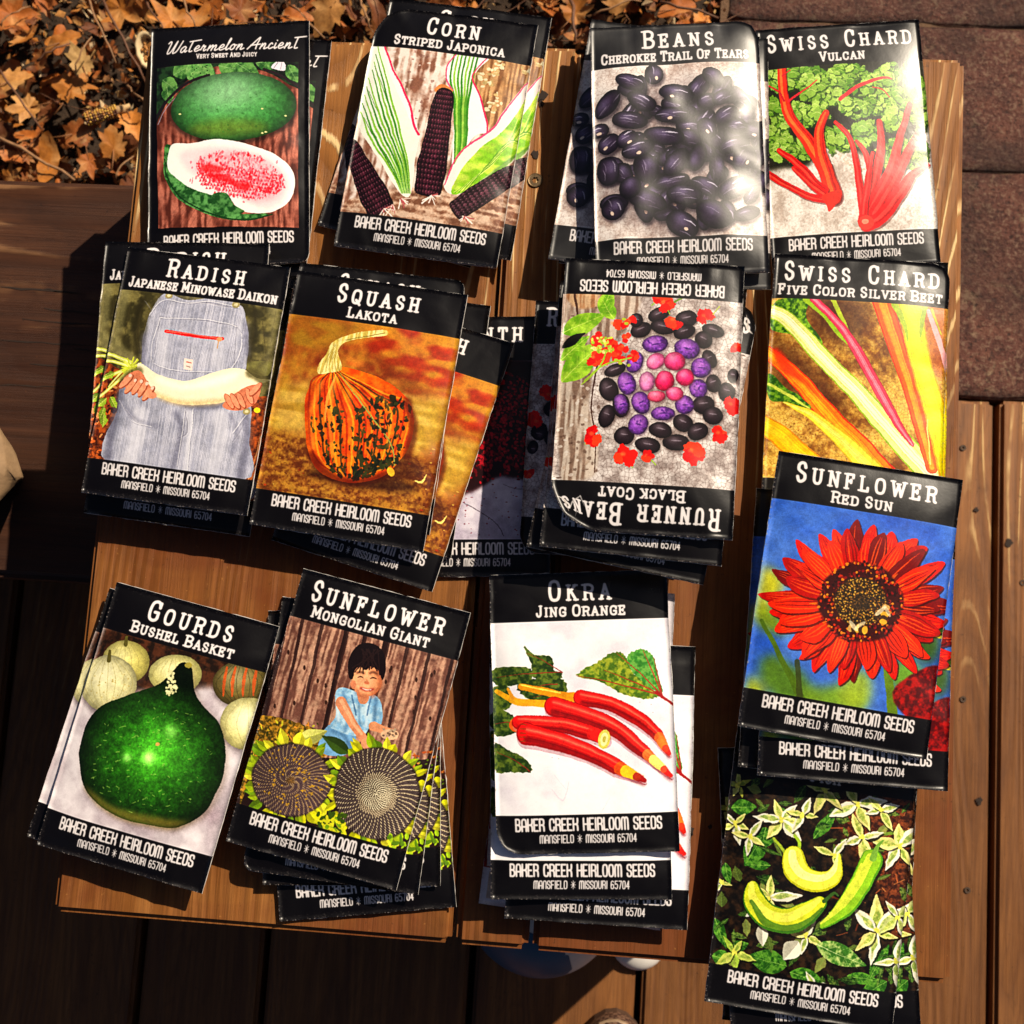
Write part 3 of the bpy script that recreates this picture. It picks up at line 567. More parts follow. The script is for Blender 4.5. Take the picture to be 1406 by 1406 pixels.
def art_watermelon():
    c = Canvas(zq([(212,41),(423,26),(425,357),(197,372)], 180, 0, 3.8)); P, L, E, B = c.poly, c.line, c.ell, c.ball
    m = c.mask_poly([(148,360),(873,312),(878,1175),(135,1195)], False); full = np.zeros((CH, CW), np.float32); full[m[0]] = m[1]; c.clip = full
    g = stretch(3, 9, 60)*.6+noise(2, 30)*.4
    P([(100,300),(900,280),(900,1220),(100,1220)], c.mix((84,44,34), (172,112,96), g), False)
    for i in range(26): L([(150+i*30, 1200), (560+i*14, 700)], rnd(c,1,3), (70,34,28), False, .35)
    P([(100,300),(900,280),(900,450),(700,370),(480,350),(300,440),(190,560),(100,680)], c.mix((14,20,16),(40,66,40), noise(5,24)), True)
    for x, y, L_, a in ((180,420,110,40),(240,400,120,-30),(330,370,150,20),(470,350,150,10),(560,335,140,30),(660,330,120,-10),(820,330,100,60),(200,460,90,80)):
        c.leaf(x, y, L_, L_*.75, a, c.mix((46,84,44),(104,146,84), noise(6,18)), (140,170,120), edge=.3)
    E(375,385,72,66,c.mix((84,130,72),(128,168,104),noise(8,14)),0,rough=.1)
    for _ in range(16): E(rnd(c,330,420),rnd(c,350,420),3,3,(30,52,30))
    L([(130,640),(190,545),(300,450),(420,400)],16,(36,28,32)); L([(150,650),(205,560),(310,465)],4,(150,140,150))
    L([(700,360),(800,395),(900,450)],14,(40,30,34)); P([(735,350),(770,312),(800,318),(806,362)],(216,210,222)); L([(750,350),(770,320)],3,(120,110,120)); L([(785,355),(788,322)],3,(140,130,140))
    E(545,575,330,185,(20,14,12),-7,6,.6)
    B(545,560,323,178,(72,138,72),-7,(-.05,-.45),(196,222,196),.42,.5,noise(9,12),.22,hp=2.4)
    c.put(c.mask_poly(c.epts(520,668,210,42,-3),True,14),(128,130,50),.5); 
    for _ in range(50): E(rnd(c,260,830),rnd(c,480,690),rnd(c,3,11),rnd(c,2,5),(50,100,44),rnd(c,0,90),0,.4)
    for x,y in ((695,690),(712,684),(812,594),(696,566),(272,600)): E(x,y,7,4,(226,214,150),0)
    P([(178,810),(220,760),(480,990),(560,1110),(720,1110),(600,1150),(420,1130),(250,1040),(180,930)],c.mix((34,74,36),(96,146,88),noise(11,14)))
    P([(195,870),(205,790),(232,752),(330,752),(470,728),(640,758),(760,798),(845,870),(858,960),(820,1050),(740,1100),(640,1112),(575,1095),(540,1060),(505,1012),(430,1022),(330,990),(240,930)],(250,247,240))
    P([(265,800),(380,770),(520,766),(680,800),(790,860),(830,940),(800,1040),(720,1085),(620,1060),(540,1000),(460,960),(370,930),(290,880)],(250,206,212),True,9,.8)
    P([(360,850),(480,800),(640,812),(760,872),(800,960),(740,1030),(640,1040),(550,990),(450,940),(380,900)],(240,140,152),True,14,.7)
    for _ in range(900):
        r=math.sqrt(c.rs.rand()); a=rnd(c,0,6.28); x=575+225*r*math.cos(a); y=915+120*r*math.sin(a)+ (x-575)*.12; dd=abs(y-930-(x-575)*.12)/110
        cl=((224,40,52),(236,96,108),(250,190,196),(206,24,36),(244,140,150))[c.rs.choice(5,p=(.25,.25,.2,.15,.15) if dd<.5 else (.06,.22,.42,.05,.25))]
        E(x,y,rnd(c,3,7),rnd(c,5,11),cl,rnd(c,-20,30),0,.75,.5)
    for j in range(9):
        for i in range(26):
            x=370+i*17+(j%2)*8; y=872+j*19+i*1.5
            if ((x-590)/235)**2+((y-925)/110)**2<1 and c.rs.rand()<.9:
                d=c.rs.rand(); P([(x-7,y+5),(x,y-11),(x+7,y+5)],(206,22+int(60*d),44+int(60*d)),False,0,-.15+.5+.45*abs((y-925)/110) if j<3 else .85)
    for _ in range(60):
        x=rnd(c,290,800);y=rnd(c,790,1060); 
        if ((x-560)/270)**2+((y-920)/140)**2<1: E(x,y,rnd(c,2,6),rnd(c,6,12),(214,60,84),10,0,.5)
    P([(372,880),(420,862),(500,880),(470,905),(400,900)],(232,48,50),True,3,.7); P([(400,915),(520,915),(560,950),(640,960),(600,1000),(520,960),(440,940)],(228,30,36),True,4,.7)
    L([(180,830),(190,920),(260,1030),(420,1120),(600,1148),(740,1112)],7,(24,58,30)); P([(430,1022),(505,1012),(545,1070),(600,1105),(520,1120),(460,1080)],c.mix((34,74,36),(88,134,80),noise(11,14)))
    c.clip = None
    c.text('WaTermelon AncienT', SCRIPT, .10, .935, .066, .118, wt=.11, gap=.02, space=.5, slant=.28)
    c.text('VERY SWEET AND JUICY', SERIF, .30, .68, .131, .150, first=1.2, wt=.22, slab=.06, gap=.16, space=.5)
    furniture(c, None, None, None, None); return c

def art_corn():
    c = Canvas(zq([(518,5),(739,36),(681,370),(462,335)], 430, 0, 3.606)); P, L, E, B = c.poly, c.line, c.ell, c.ball
    photo_rect(c, c.mix((128,92,76),(232,216,206), stretch(3,8,70)*.55+noise(4,26)*.45, .3, .62))
    P([(850,250),(1100,300),(1040,640),(800,620),(790,400)], c.mix((120,84,52),(190,150,108), stretch(7,7,70)), True, 6, .9)
    for _ in range(90):
        x=rnd(c,380,760);y=rnd(c,250,620);E(x,y,rnd(c,3,11),rnd(c,3,8),(120,84,76) if c.rs.rand()<.6 else (244,238,232),0,0,.55,.4)
    for x,y,r in ((890,380,26),(905,520,40),(860,440,24),(920,340,22),(880,560,26),(1050,370,20),(830,400,16)):
        for _ in range(9): E(x+rnd(c,-r,r),y+rnd(c,-r,r),rnd(c,6,13),rnd(c,5,11),(226,214,180) if c.rs.rand()<.6 else (186,164,120),0,0,.9,.4)
    P([(130,1000),(700,940),(980,1000),(960,1200),(100,1120)], c.mix((118,84,66),(206,178,158), stretch(9,50,9)*.5+noise(5,12)*.5), True, 3)
    def husk(pts, spine, stripes, edge):
        P(pts,(246,240,230)); 
        for w,col,sp in stripes: L(sp,w,col)
        L(edge,[5,7,4],(214,52,104)); 
    P([(285,225),(345,232),(420,400),(470,520),(500,640),(530,690),(515,780),(490,970),(440,975),(330,800),(225,620),(240,400)],(240,244,226))
    for i in range(9):
        t=i/8; x0=250+t*95; y0=640-t*410; x1=430+t*60
        L([(236+70*t+ (0 if i<5 else 10),560-330*t),(290+110*t,700-150*t),(400+70*t,870-60*t),(445+5*i,975)],[4,11,9,3],(78,138,36) if i%2 else (134,182,70))
        if i%3==0: L([(250+70*t,590-340*t),(320+110*t,720-140*t),(420+60*t,900-60*t),(450+5*i,975)],[2,4,2],(46,96,24))
    P([(345,232),(400,380),(440,460),(490,560),(525,690),(500,660),(450,540),(380,390)],(252,238,240)); L([(350,232),(372,290),(400,370),(450,470),(486,560),(500,640),(525,695)],[8,10,12],(222,50,96))
    P([(718,280),(870,300),(820,360),(790,420),(830,520),(862,670),(800,700),(740,800),(720,900),(690,880),(700,600),(690,470),(655,400),(670,330)],(250,240,240))
    for i in range(7): L([(700+20*i,284),(678+19*i,400),(700+11*i,540),(705+9*i,720),(704+6*i,860)],[8,12,8],((70,132,40),(150,190,90),(96,152,52))[i%3])
    L([(715,280),(665,340),(658,410),(690,470)],6,(214,70,120)); L([(868,300),(800,375),(792,420),(830,520),(860,640),(862,690)],[5,8,8],(222,46,98))
    P([(1085,400),(1075,440),(1010,770),(930,860),(800,960),(700,985),(652,950),(680,880),(760,760),(870,680),(930,590),(1010,480)],(246,228,222))
    P([(1070,470),(1055,600),(1005,770),(900,860),(770,960),(705,985),(690,960),(740,860),(830,760),(930,680),(1000,590)],c.mix((128,178,44),(186,216,92),stretch(12,40,14)))
    for i in range(8): L([(700+8*i,975),(800+12*i,850-14*i+60),(930+8*i,730-10*i+50),(1050,520+38*i)],[2,4,2],(84,140,30) if i%2 else (214,228,130))
    P([(1010,770),(900,860),(780,965),(860,930),(960,840)],(82,132,34),True,2,.8)
    L([(1080,405),(1000,500),(930,600),(880,670),(760,755),(690,850),(655,940)],[5,10,5],(218,80,120))
    def cob(x0,y0,x1,y1,w0,w1,rows,base,hi):
        d=np.array([x1-x0,y1-y0],float); Ln=np.hypot(*d); d/=Ln; n=np.array([-d[1],d[0]])
        t=np.linspace(0,1,9); w=np.interp(t,[0,.08,.3,.8,1],[w0*.6,w0,w0*1.15,w1,w1*.75])
        P([tuple(np.array([x0,y0])+d*Ln*q+n*s/2) for q,s in zip(t,w)]+[tuple(np.array([x0,y0])+d*Ln*q-n*s/2) for q,s in zip(t[::-1],w[::-1])],tuple(int(b*.35) for b in base))
        m=int(Ln/24)
        for j in range(m):
            q=(j+.5)/m; ww=np.interp(q,t,w)
            for i in range(rows):
                f=(i+.5)/rows*2-1; a=math.asin(max(-.99,min(.99,f*.98))); xx=math.sin(a*.96)*ww/2; kw=ww/rows*math.cos(a*.8)*.95; p=np.array([x0,y0])+d*Ln*q+n*xx
                k=rnd(c,.7,1.25)*(1-.35*abs(f)); E(p[0],p[1],11.5,max(kw*.5,4),tuple(min(255,int(b*k)) for b in base),math.degrees(math.atan2(d[1],d[0])))
                E(p[0]-3,p[1]-3,4,max(kw*.15,2),hi,math.degrees(math.atan2(d[1],d[0])),0,.55)
    P([(600,470),(640,440),(690,470),(660,500)],(196,128,80))
    cob(655,468,570,985,100,150,8,(74,34,48),(170,110,120))
    cob(175,700,350,1060,80,150,9,(66,30,42),(160,104,118))
    cob(1010,860,700,1070,90,110,7,(84,52,62),(160,128,136))
    for x,y in ((400,1030),(440,1000),(590,990),(750,1090),(360,1045)):
        for _ in range(8): L([(x,y),(x+rnd(c,-50,50),y+rnd(c,-10,50))],rnd(c,3,8),((232,206,196),(170,96,96),(246,236,224))[c.rs.randint(3)])
    c.clip=None; furniture(c,'CORN','STRIPED JAPONICA',(.33,.66),(.14,.83)); return c

def art_beans():
    c = Canvas(zq([(810,34),(1036,32),(1054,377),(826,377)], 740, 0, 3.515)); P, L, E, B = c.poly, c.line, c.ell, c.ball
    photo_rect(c, c.mix((176,158,150),(236,226,220), noise(3,40)*.7+noise(4,5)*.3,.3,.6))
    k=cracks(5,16); c.put(((slice(0,CH),slice(0,CW)),np.clip(1-k[0]*9,0,1)*.35*c.clip),(120,100,96))
    c.put(c.mask_poly(c.epts(640,760,390,380,0,18,.15),True,26),(60,48,56),.35)
    bs=[(440,410,85,45,25),(548,375,58,50,80),(335,510,85,52,-50),(495,510,85,48,28),(440,595,95,48,10),(655,480,95,50,12),(765,445,75,48,-55),(825,400,65,45,40),(800,520,60,42,-20),(640,585,95,40,2),(600,680,110,50,12),(800,650,50,60,60),(890,590,70,50,-30),(960,500,80,40,50),(1038,495,45,30,80),(430,690,60,50,-30),(480,740,90,45,-15),(345,700,60,55,-40),(345,830,60,80,75),(375,1010,62,60,60),(520,830,65,85,70),(660,810,85,55,-50),(760,790,75,45,-75),(850,840,80,40,85),(930,730,90,45,-20),(980,790,80,60,-60),(1045,780,70,45,-75),(530,985,105,52,18),(640,900,100,40,-10),(700,965,95,55,6),(800,930,85,45,30),(930,935,95,55,-32),(840,1060,100,70,28),(695,1100,95,62,32),(450,920,60,60,20),(1050,1030,52,52,0),(1070,900,60,40,70),(1020,660,80,40,5),(940,640,60,40,0),(720,700,70,45,20),(870,500,60,40,-30),(300,630,50,40,-10),(1080,660,50,35,80),(560,560,40,30,10)]
    c.rs.shuffle(bs); bs=[(rnd(c,330,1060),rnd(c,430,1080),rnd(c,60,85),rnd(c,38,48),rnd(c,-90,90)) for _ in range(70)]+bs; bs=[(x,y,rx*.88,ry*.88,a) for x,y,rx,ry,a in bs]; bs=[b for b in bs if ((b[0]-660)/400)**2+((b[1]-760)/400)**2<1.3]
    for x,y,rx,ry,a in bs:
        rx,ry=max(rx,ry),min(rx,ry)
        if (a>55 or a<-55) and rx<66: pass
        E(x+6,y+12,rx*1.03,ry*1.08,(26,18,26),a,4,.6)
        B(x,y,rx,ry,(50,38,56),a,(-.2,-.35),(150,138,176),.22,.5,noise(8,20),.3,hp=4)
        t=math.radians(a); 
        for q,o,wd,al in ((.1,-.45,[2,7,3],.85),(-.35,-.1,[1,5,2],.5),(.3,.35,[1,4,1],.4),(-.1,.1,[1,3,1],.3)):
            if c.rs.rand()<.3: continue
            q+=rnd(c,-.3,.3); o+=rnd(c,-.15,.2); wd=[v*rnd(c,.5,1.5) for v in wd]; al*=rnd(c,.5,1.05)
            cx=x+math.cos(t)*rx*q-math.sin(t)*ry*o; cy=y+math.sin(t)*rx*q+math.cos(t)*ry*o; l=rx*.38
            L([(cx-math.cos(t)*l,cy-math.sin(t)*l),(cx+3,cy-4),(cx+math.cos(t)*l,cy+math.sin(t)*l)],wd,(232,226,246),True,al)
        if c.rs.rand()<.4: E(x+rnd(c,-20,20),y+ry*.4,11,7,(226,196,180),a)
    c.clip=None; furniture(c,'BEANS','CHEROKEE TRAIL OF TEARS',(.31,.73),(.06,.93)); return c

def art_vulcan():
    c = Canvas(zq([(1037,41),(1263,27),(1291,360),(1062,376)], 1020, 10, 3.906)); P, L, E, B = c.poly, c.line, c.ell, c.ball
    photo_rect(c, c.mix((190,176,166),(246,240,232), noise(3,40)*.6+noise(4,6)*.4,.3,.6))
    k=cracks(5,14); c.put(((slice(0,CH),slice(0,CW)),np.clip(1-k[0]*10,0,1)*.25*c.clip),(130,110,100))
    P([(60,300),(1010,270),(1010,640),(920,700),(860,900),(700,900),(660,820),(560,790),(440,760),(350,870),(240,880),(60,830)],(34,34,22),True,8)
    def ruffle(cx,cy,rx,ry,n,c1,c2):
        E(cx,cy,rx,ry,tuple(int(v*.55) for v in c1),0,3,1,.25)
        for _ in range(int(n*.8)):
            a=rnd(c,0,6.28); r=math.sqrt(c.rs.rand()); x=cx+rx*r*math.cos(a); y=cy+ry*r*math.sin(a); t=c.rs.rand(); q=rnd(c,14,40)
            col=tuple(int(u*(1-t)+v*t) for u,v in zip(c1,c2)); ang=rnd(c,0,180)
            E(x+4,y+5,q*1.1,q*.7,(40,66,20),ang,0,.6,.3); E(x,y,q,q*.6,col,ang,0,.95,.4); L([(x-q*.6,y-3),(x,y-q*.35),(x+q*.6,y)],[1,3,1],(222,232,160),True,.7)
    G1,G2=(92,134,40),(176,206,112)
    for cx,cy,rx,ry,n in ((200,400,90,70,40),(330,390,120,60,60),(430,470,120,80,80),(560,380,110,60,60),(700,480,120,110,110),(820,380,110,60,70),(900,480,90,120,90),(350,590,110,50,50),(620,560,110,60,50),(190,690,60,90,50),(260,780,110,60,70),(500,730,70,60,40),(640,700,60,70,40),(900,800,90,80,60),(780,800,50,90,30),(170,560,40,40,14),(950,560,50,90,40),(820,620,60,60,30)):
        ruffle(cx,cy,rx,ry,n,G1,G2)
    P([(480,790),(600,850),(700,900),(720,960),(640,980),(560,880)],c.mix((200,186,170),(240,232,222),noise(4,6)),True,3)
    def stem(pts,w,col=(214,38,32),hi=(250,120,90)):
        w=[v+9 for v in w]
        L([(x+5,y+7) for x,y in pts],[v*1.1 for v in w],(80,20,20),True,.5); L(pts,w,col); L([(x-w[0]*.12,y) for x,y in pts],[v*.3 for v in w],hi,True,.55); L([(x+w[-1]*.25,y) for x,y in pts],[v*.14 for v in w],(150,14,20),True,.6)
    stem([(205,340),(215,500),(250,610),(340,740),(430,880),(480,1030)],[36,40,52,66,84],(222,58,36),(252,170,90))
    stem([(440,590),(400,680),(410,800),(450,930),(480,1030)],[26,44,60,70],(224,60,40),(250,150,80))
    for p,w in (([(190,780),(300,870),(380,960),(430,1000)],[16,34,40]),([(270,880),(350,960),(430,1020)],[14,26,40]),([(130,900),(230,970),(350,1030),(450,1050)],[24,26,34])): stem(p,w,(200,26,28))
    L([(240,520),(330,460),(390,410)],[14,8,5],(206,50,60)); L([(210,380),(250,350)],[10,6],(206,50,60)); L([(135,430),(190,470),(215,520)],[8,12],(190,40,50)); L([(515,515),(620,440),(740,395),(790,400)],[22,18,9],(214,44,60)); L([(690,445),(740,460),(780,500)],[6,8,5],(190,40,50))
    P([(420,1030),(515,1000),(515,1040),(460,1110),(445,1080)],(214,60,44))
    for p,w in (([(490,640),(560,720),(600,850),(620,1000),(640,1120)],[10,22,30,36]),([(600,740),(650,800),(680,920)],[8,22,26]),([(725,630),(735,760),(710,900),(660,1060),(640,1160)],[20,38,44,50]),([(890,530),(840,700),(790,880),(720,1020),(660,1150)],[16,40,58,66]),([(955,660),(880,790),(800,950),(700,1120)],[26,38,54,60]),([(990,850),(900,910),(840,1000),(740,1130),(660,1180)],[14,44,62,60]),([(690,800),(660,960),(640,1120)],[10,26,30])): stem(p,w,(216,34,40),(250,110,96))
    E(655,1165,42,38,(222,70,60)); E(650,1160,20,14,(240,140,120))
    c.clip=None; furniture(c,'SWISS CHARD','VULCAN',(.06,.94),(.37,.645)); return c

def art_radish():
    c = Canvas(zq([(178,340),(396,369),(341,705),(109,676)], 90, 310, 3.194)); P, L, E, B = c.poly, c.line, c.ell, c.ball
    photo_rect(c, c.mix((60,28,18),(168,88,40), noise(3,14),.3,.7))
    for _ in range(90): E(rnd(c,90,240),rnd(c,700,1040),rnd(c,4,16),rnd(c,3,9),((190,100,50),(90,40,24),(210,140,90),(40,22,18))[c.rs.randint(4)],rnd(c,0,180))
    for i in range(14): L([(790+rnd(c,0,60),1100),(900+rnd(c,-30,30),860)],rnd(c,2,5),((190,110,60),(120,50,26),(220,160,110))[c.rs.randint(3)])
    P([(240,275),(960,340),(930,640),(850,740),(300,640),(170,560),(175,480)],c.mix((60,56,32),(118,110,70),noise(7,30)))
    for p in ([(250,300),(230,420),(190,530)],[(360,330),(330,450),(350,600)],[(840,380),(830,480),(800,600)],[(920,380),(900,520)],[(300,330),(270,470)],[(870,420),(880,560)]): L(p,[3,12,3],(70,62,38),True,.6)
    P([(330,560),(410,600),(430,650),(360,640),(300,610)],(120,116,70)); P([(800,600),(900,590),(890,650),(820,640)],(116,112,68))
    den=c.mix((150,152,166),(206,206,218),stretch(5,3,200)*.5+noise(9,40)*.5,.25,.75)
    P([(445,300),(540,330),(640,325),(770,350),(800,420),(812,520),(790,700),(820,790),(810,930),(775,1110),(190,1040),(235,800),(250,700),(340,600),(355,480),(390,380)],den,True)
    cw=(np.arange(CW)%5<2)[None]*np.ones((CH,1)); mm=c.mask_poly([(445,300),(640,325),(770,350),(800,420),(812,520),(790,700),(820,790),(810,930),(775,1110),(190,1040),(235,800),(250,700),(340,600),(355,480),(390,380)]); c.put((mm[0],mm[1]*cw[mm[0]]),(120,122,142),.45)
    for p in ([(430,400),(760,440)],[(430,400),(405,560)],[(760,440),(750,620)],[(565,520),(560,640)],[(240,770),(330,860),(400,900)],[(545,790),(500,1040)],[(790,860),(740,940)],[(540,790),(545,900),(500,930)],[(360,330),(395,380)],[(530,340),(640,345),(760,370)]): L(p,[2,5,2],(120,118,130),True,.7); L([(x+5,y+3) for x,y in p],[1,3,1],(226,226,234),True,.6)
    S=c.sline
    for p,w_,cl,al in (([(262,300),(232,420),(222,520),(300,590)],60,(150,144,104),.55),([(350,330),(318,440),(330,560)],26,(44,40,22),.8),([(215,300),(180,420),(170,540)],18,(50,46,26),.7),([(420,310),(372,400),(352,520)],16,(60,56,34),.7),([(240,470),(300,520),(340,600)],14,(60,54,32),.7),([(230,540),(290,585),(330,625)],18,(158,150,108),.5),
        ([(905,350),(925,460),(905,570)],46,(146,140,102),.55),([(835,370),(838,470),(812,590)],20,(46,42,24),.8),([(800,365),(824,450),(812,540)],12,(60,56,36),.7),([(940,480),(900,560),(850,620)],12,(60,54,34),.7),
        ([(250,720),(215,860),(190,1030)],34,(96,96,112),.7),([(800,800),(800,930),(770,1100)],34,(96,96,112),.7),([(360,480),(352,600)],24,(100,100,118),.6),([(800,430),(806,560)],22,(104,104,122),.6),([(500,820),(520,900),(480,1060)],26,(104,104,120),.6),([(560,800),(560,900),(540,1080)],22,(226,226,236),.6),
        ([(340,820),(330,920),(290,1030)],60,(222,222,232),.5),([(690,830),(690,940),(650,1060)],60,(218,218,228),.5),([(440,470),(440,600)],50,(220,220,230),.4),([(680,500),(690,620)],46,(222,222,232),.4),([(400,690),(560,780),(700,770)],44,(92,92,108),.75),([(730,820),(760,900),(740,1000)],12,(110,110,126),.7),([(270,790),(330,850),(420,880)],10,(110,110,126),.7)): S(p,w_,cl,6,al)
    for p in ([(430,405),(760,445),(748,610),(640,640),(400,600),(430,405)],[(385,395),(440,330),(540,342),(650,338),(770,365)],[(245,760),(300,850),(390,880)],[(800,820),(740,900)],[(540,800),(520,930),(500,1050)],[(575,800),(560,930),(545,1070)]): L(p,2.5,(236,236,242),True,.8); L([(x+3,y+4) for x,y in p],2,(116,116,132),True,.7)
    L([(470,312),(452,290)],26,(150,152,170),False); L([(755,350),(770,325)],26,(150,152,170),False)
    for x,y in ((465,310),(755,352),(800,806)): E(x,y,16,14,(150,140,100)); E(x,y,8,7,(210,200,160))
    L([(458,464),(575,486),(700,498)],[15,15],(206,28,28),False); L([(458,464),(700,498)],3,(250,130,110),False); E(688,500,12,10,(214,150,110)); L([(685,505),(680,540)],4,(190,150,110))
    P([(538,585),(578,590),(572,634),(532,628)],(236,216,206),False); L([(548,600),(568,604)],4,(200,110,90)); L([(545,616),(562,620)],4,(170,140,130))
    for p,w in (([(135,545),(210,560),(300,600)],[8,16,20]),([(130,580),(220,590),(310,620)],[14,14,18]),([(120,690),(200,650),(290,620)],[10,16,16]),([(150,740),(230,680),(300,620)],[12,14,16]),([(190,700),(250,640),(300,600)],[6,10,10])): L(p,w,(206,214,96)); L(p,[v*.35 for v in w],(240,240,170))
    for x,y,a in ((130,560,200),(140,610,190),(120,700,150),(160,750,140),(150,790,110),(180,745,60),(130,660,175),(200,640,160),(150,820,95)): c.leaf(x+20,y,60,34,a,(150,178,60),(220,226,130),edge=.5)
    for _ in range(26): a=rnd(c,0,6.3); L([(300,620),(300+45*math.cos(a),615+40*math.sin(a))],6,((190,200,70),(220,226,110))[c.rs.randint(2)])
    P([(330,600),(420,650),(540,680),(640,650),(720,624),(790,625),(840,660),(900,668),(850,690),(780,730),(700,770),(560,785),(430,755),(350,700)],(240,232,200))
    P([(350,690),(430,735),(560,765),(700,752),(780,715),(700,772),(560,788),(430,760)],(204,178,130),True,6,.8); P([(420,660),(540,695),(700,650),(780,640),(700,690),(560,720),(440,700)],(252,250,234),True,8,.8)
    c.sline([(330,640),(300,650),(270,670)],46,(92,86,52),4,.8); c.sline([(820,640),(860,660),(880,680)],44,(88,82,50),4,.8)
    P([(262,670),(300,640),(345,640),(400,720),(415,745),(390,758),(330,735),(280,715)],(206,128,98)); P([(700,780),(740,745),(800,700),(850,690),(858,720),(835,770),(780,800),(720,798)],(204,126,98))
    for x,y,a in ((300,700,-50),(330,705,-55),(355,715,-60),(380,735,-50),(275,680,-40)): E(x,y,44,15,(150,84,60),a); E(x-3,y-2,40,12,(226,150,120),a); E(x+18,y-26,9,7,(246,200,180),a)
    E(395,745,20,14,(222,150,120))
    for x,y,a in ((730,765,60),(755,765,60),(780,760,65),(815,740,70),(840,710,-50)): E(x,y,38,14,(146,78,54),a); E(x-2,y-2,34,11,(224,146,116),a)
    E(845,800,14,12,(236,200,40))
    c.clip=None; furniture(c,'RADISH','JAPANESE MINOWASE DAIKON',(.27,.75),(.05,.96)); return c

def art_squash():
    c = Canvas(zq([(409,368),(641,408),(581,756),(343,721)], 330, 340, 2.991)); P, L, E, B = c.poly, c.line, c.ell, c.ball
    photo_rect(c, c.mix((120,56,26),(196,150,60), noise(3,60),.3,.7))
    P([(190,250),(920,380),(900,620),(800,600),(500,420),(190,420)],c.mix((150,44,24),(190,130,50),stretch(4,50,22)),True,20,.8)
    P([(190,260),(500,310),(420,400),(180,420)],(140,110,40),True,20,.7)
    P([(120,560),(880,640),(840,860),(100,740)],c.mix((170,140,60),(206,176,96),stretch(5,80,16)),True,24,.8)
    P([(80,760),(820,900),(780,1130),(40,1010)],c.mix((92,48,24),(176,128,58),noise(6,10)*.6+stretch(6,60,12)*.4),True,16,.9)
    for _ in range(80): E(rnd(c,80,800),rnd(c,830,1100),rnd(c,2,8),rnd(c,1,4),((220,180,90),(170,60,30),(90,50,26))[c.rs.randint(3)],rnd(c,0,60),0,.7)
    for _ in range(26): E(rnd(c,400,850),rnd(c,380,600),rnd(c,10,40),rnd(c,4,12),((214,60,34),(226,150,70),(120,40,20))[c.rs.randint(3)],10,6,.5)
    E(500,960,230,34,(40,18,8),8,10,.7); P([(640,860),(760,900),(720,950),(560,950)],(60,28,14),True,12,.6)
    P([(275,700),(275,620),(310,550),(360,515),(430,498),(540,530),(640,580),(700,640),(720,720),(700,820),(660,880),(600,940),(500,970),(400,960),(320,910),(285,820)],c.mix((206,76,18),(236,118,26),noise(8,30)))
    top=np.array([395,512.]); bot=np.array([470,965.])
    for i in range(17):
        f=(i-8)/8; xm=498+f*205+ (0); ym=730-f*10-60*(f>0)*f
        pts=[top+[f*26,6],((top[0]+xm)/2+f*46,600-18*abs(f)+f*24),(xm,ym),((bot[0]+xm)/2+f*62,900-30*abs(f)),(bot[0]+f*70,958-26*abs(f))]
        L(pts,[3,7,9,7,3],((150,40,10),(250,160,50),(40,44,26))[i%3],True,.75)
        if i%3==2 or i>8:
            for q in np.linspace(.35,.98,16):
                k=q*4; j=min(int(k),3); a=np.array(pts[j]);b=np.array(pts[j+1]); p=a+(b-a)*(k-j)
                if c.rs.rand()<.35+.6*q: E(p[0]+rnd(c,-9,9),p[1]+rnd(c,-8,8),rnd(c,4,13),rnd(c,6,18),((36,40,24),(54,58,28),(26,30,20))[c.rs.randint(3)],rnd(c,-40,40),0,.95,.6)
    for p,w_,cl,al in (([(340,560),(300,680),(310,830)],22,(250,170,80),.5),([(400,540),(380,680),(390,860)],16,(252,176,86),.5),([(450,540),(460,700),(470,880)],14,(246,150,60),.45),([(690,640),(715,740),(690,860)],36,(70,20,6),.7),([(300,860),(380,945),(500,968),(620,930)],34,(60,16,6),.65),([(560,560),(620,680),(620,820)],16,(244,160,70),.4),([(350,560),(335,700),(350,900)],6,(120,36,8),.7),([(425,540),(425,700),(440,930)],6,(120,36,8),.7),([(500,560),(540,720),(530,930)],6,(110,32,8),.7)): c.sline(p,w_,cl,5,al)
    L([(415,520),(480,610),(560,720),(630,820),(640,900)],[2,6,6,4],(150,150,80)); L([(400,530),(370,620),(360,720)],[6,14,4],(246,176,90),True,.7)
    for _ in range(130):
        x=rnd(c,290,705); y=rnd(c,700-(60 if c.rs.rand()<.4 else 0),950)
        if ((x-500)/200)**2+((y-740)/210)**2<1: E(x,y,rnd(c,3,8),rnd(c,4,14),((38,42,26),(60,66,34),(30,32,20))[c.rs.randint(3)],rnd(c,-25,5),0,.85,.7)
    P([(275,700),(275,620),(310,550),(330,560),(300,650),(300,800),(330,900),(290,830)],(110,30,8),True,8,.5)
    P([(328,520),(330,480),(360,440),(380,400),(420,376),(500,352),(600,348),(606,370),(520,378),(440,395),(410,430),(425,505),(380,520)],c.mix((190,168,90),(232,218,150),stretch(9,5,40)))
    for i in range(6): L([(345+14*i,515),(360+9*i,460),(400+6*i,405)],[4,2],(140,120,60),True,.6)
    L([(440,385),(520,372),(600,360)],3,(130,110,56)); E(625,925,14,20,(236,170,60),-30); L([(720,960),(745,965),(765,935)],[4,10,3],(238,206,120))
    c.clip=None; furniture(c,'SQUASH','LAKOTA',(.26,.74),(.34,.63)); return c

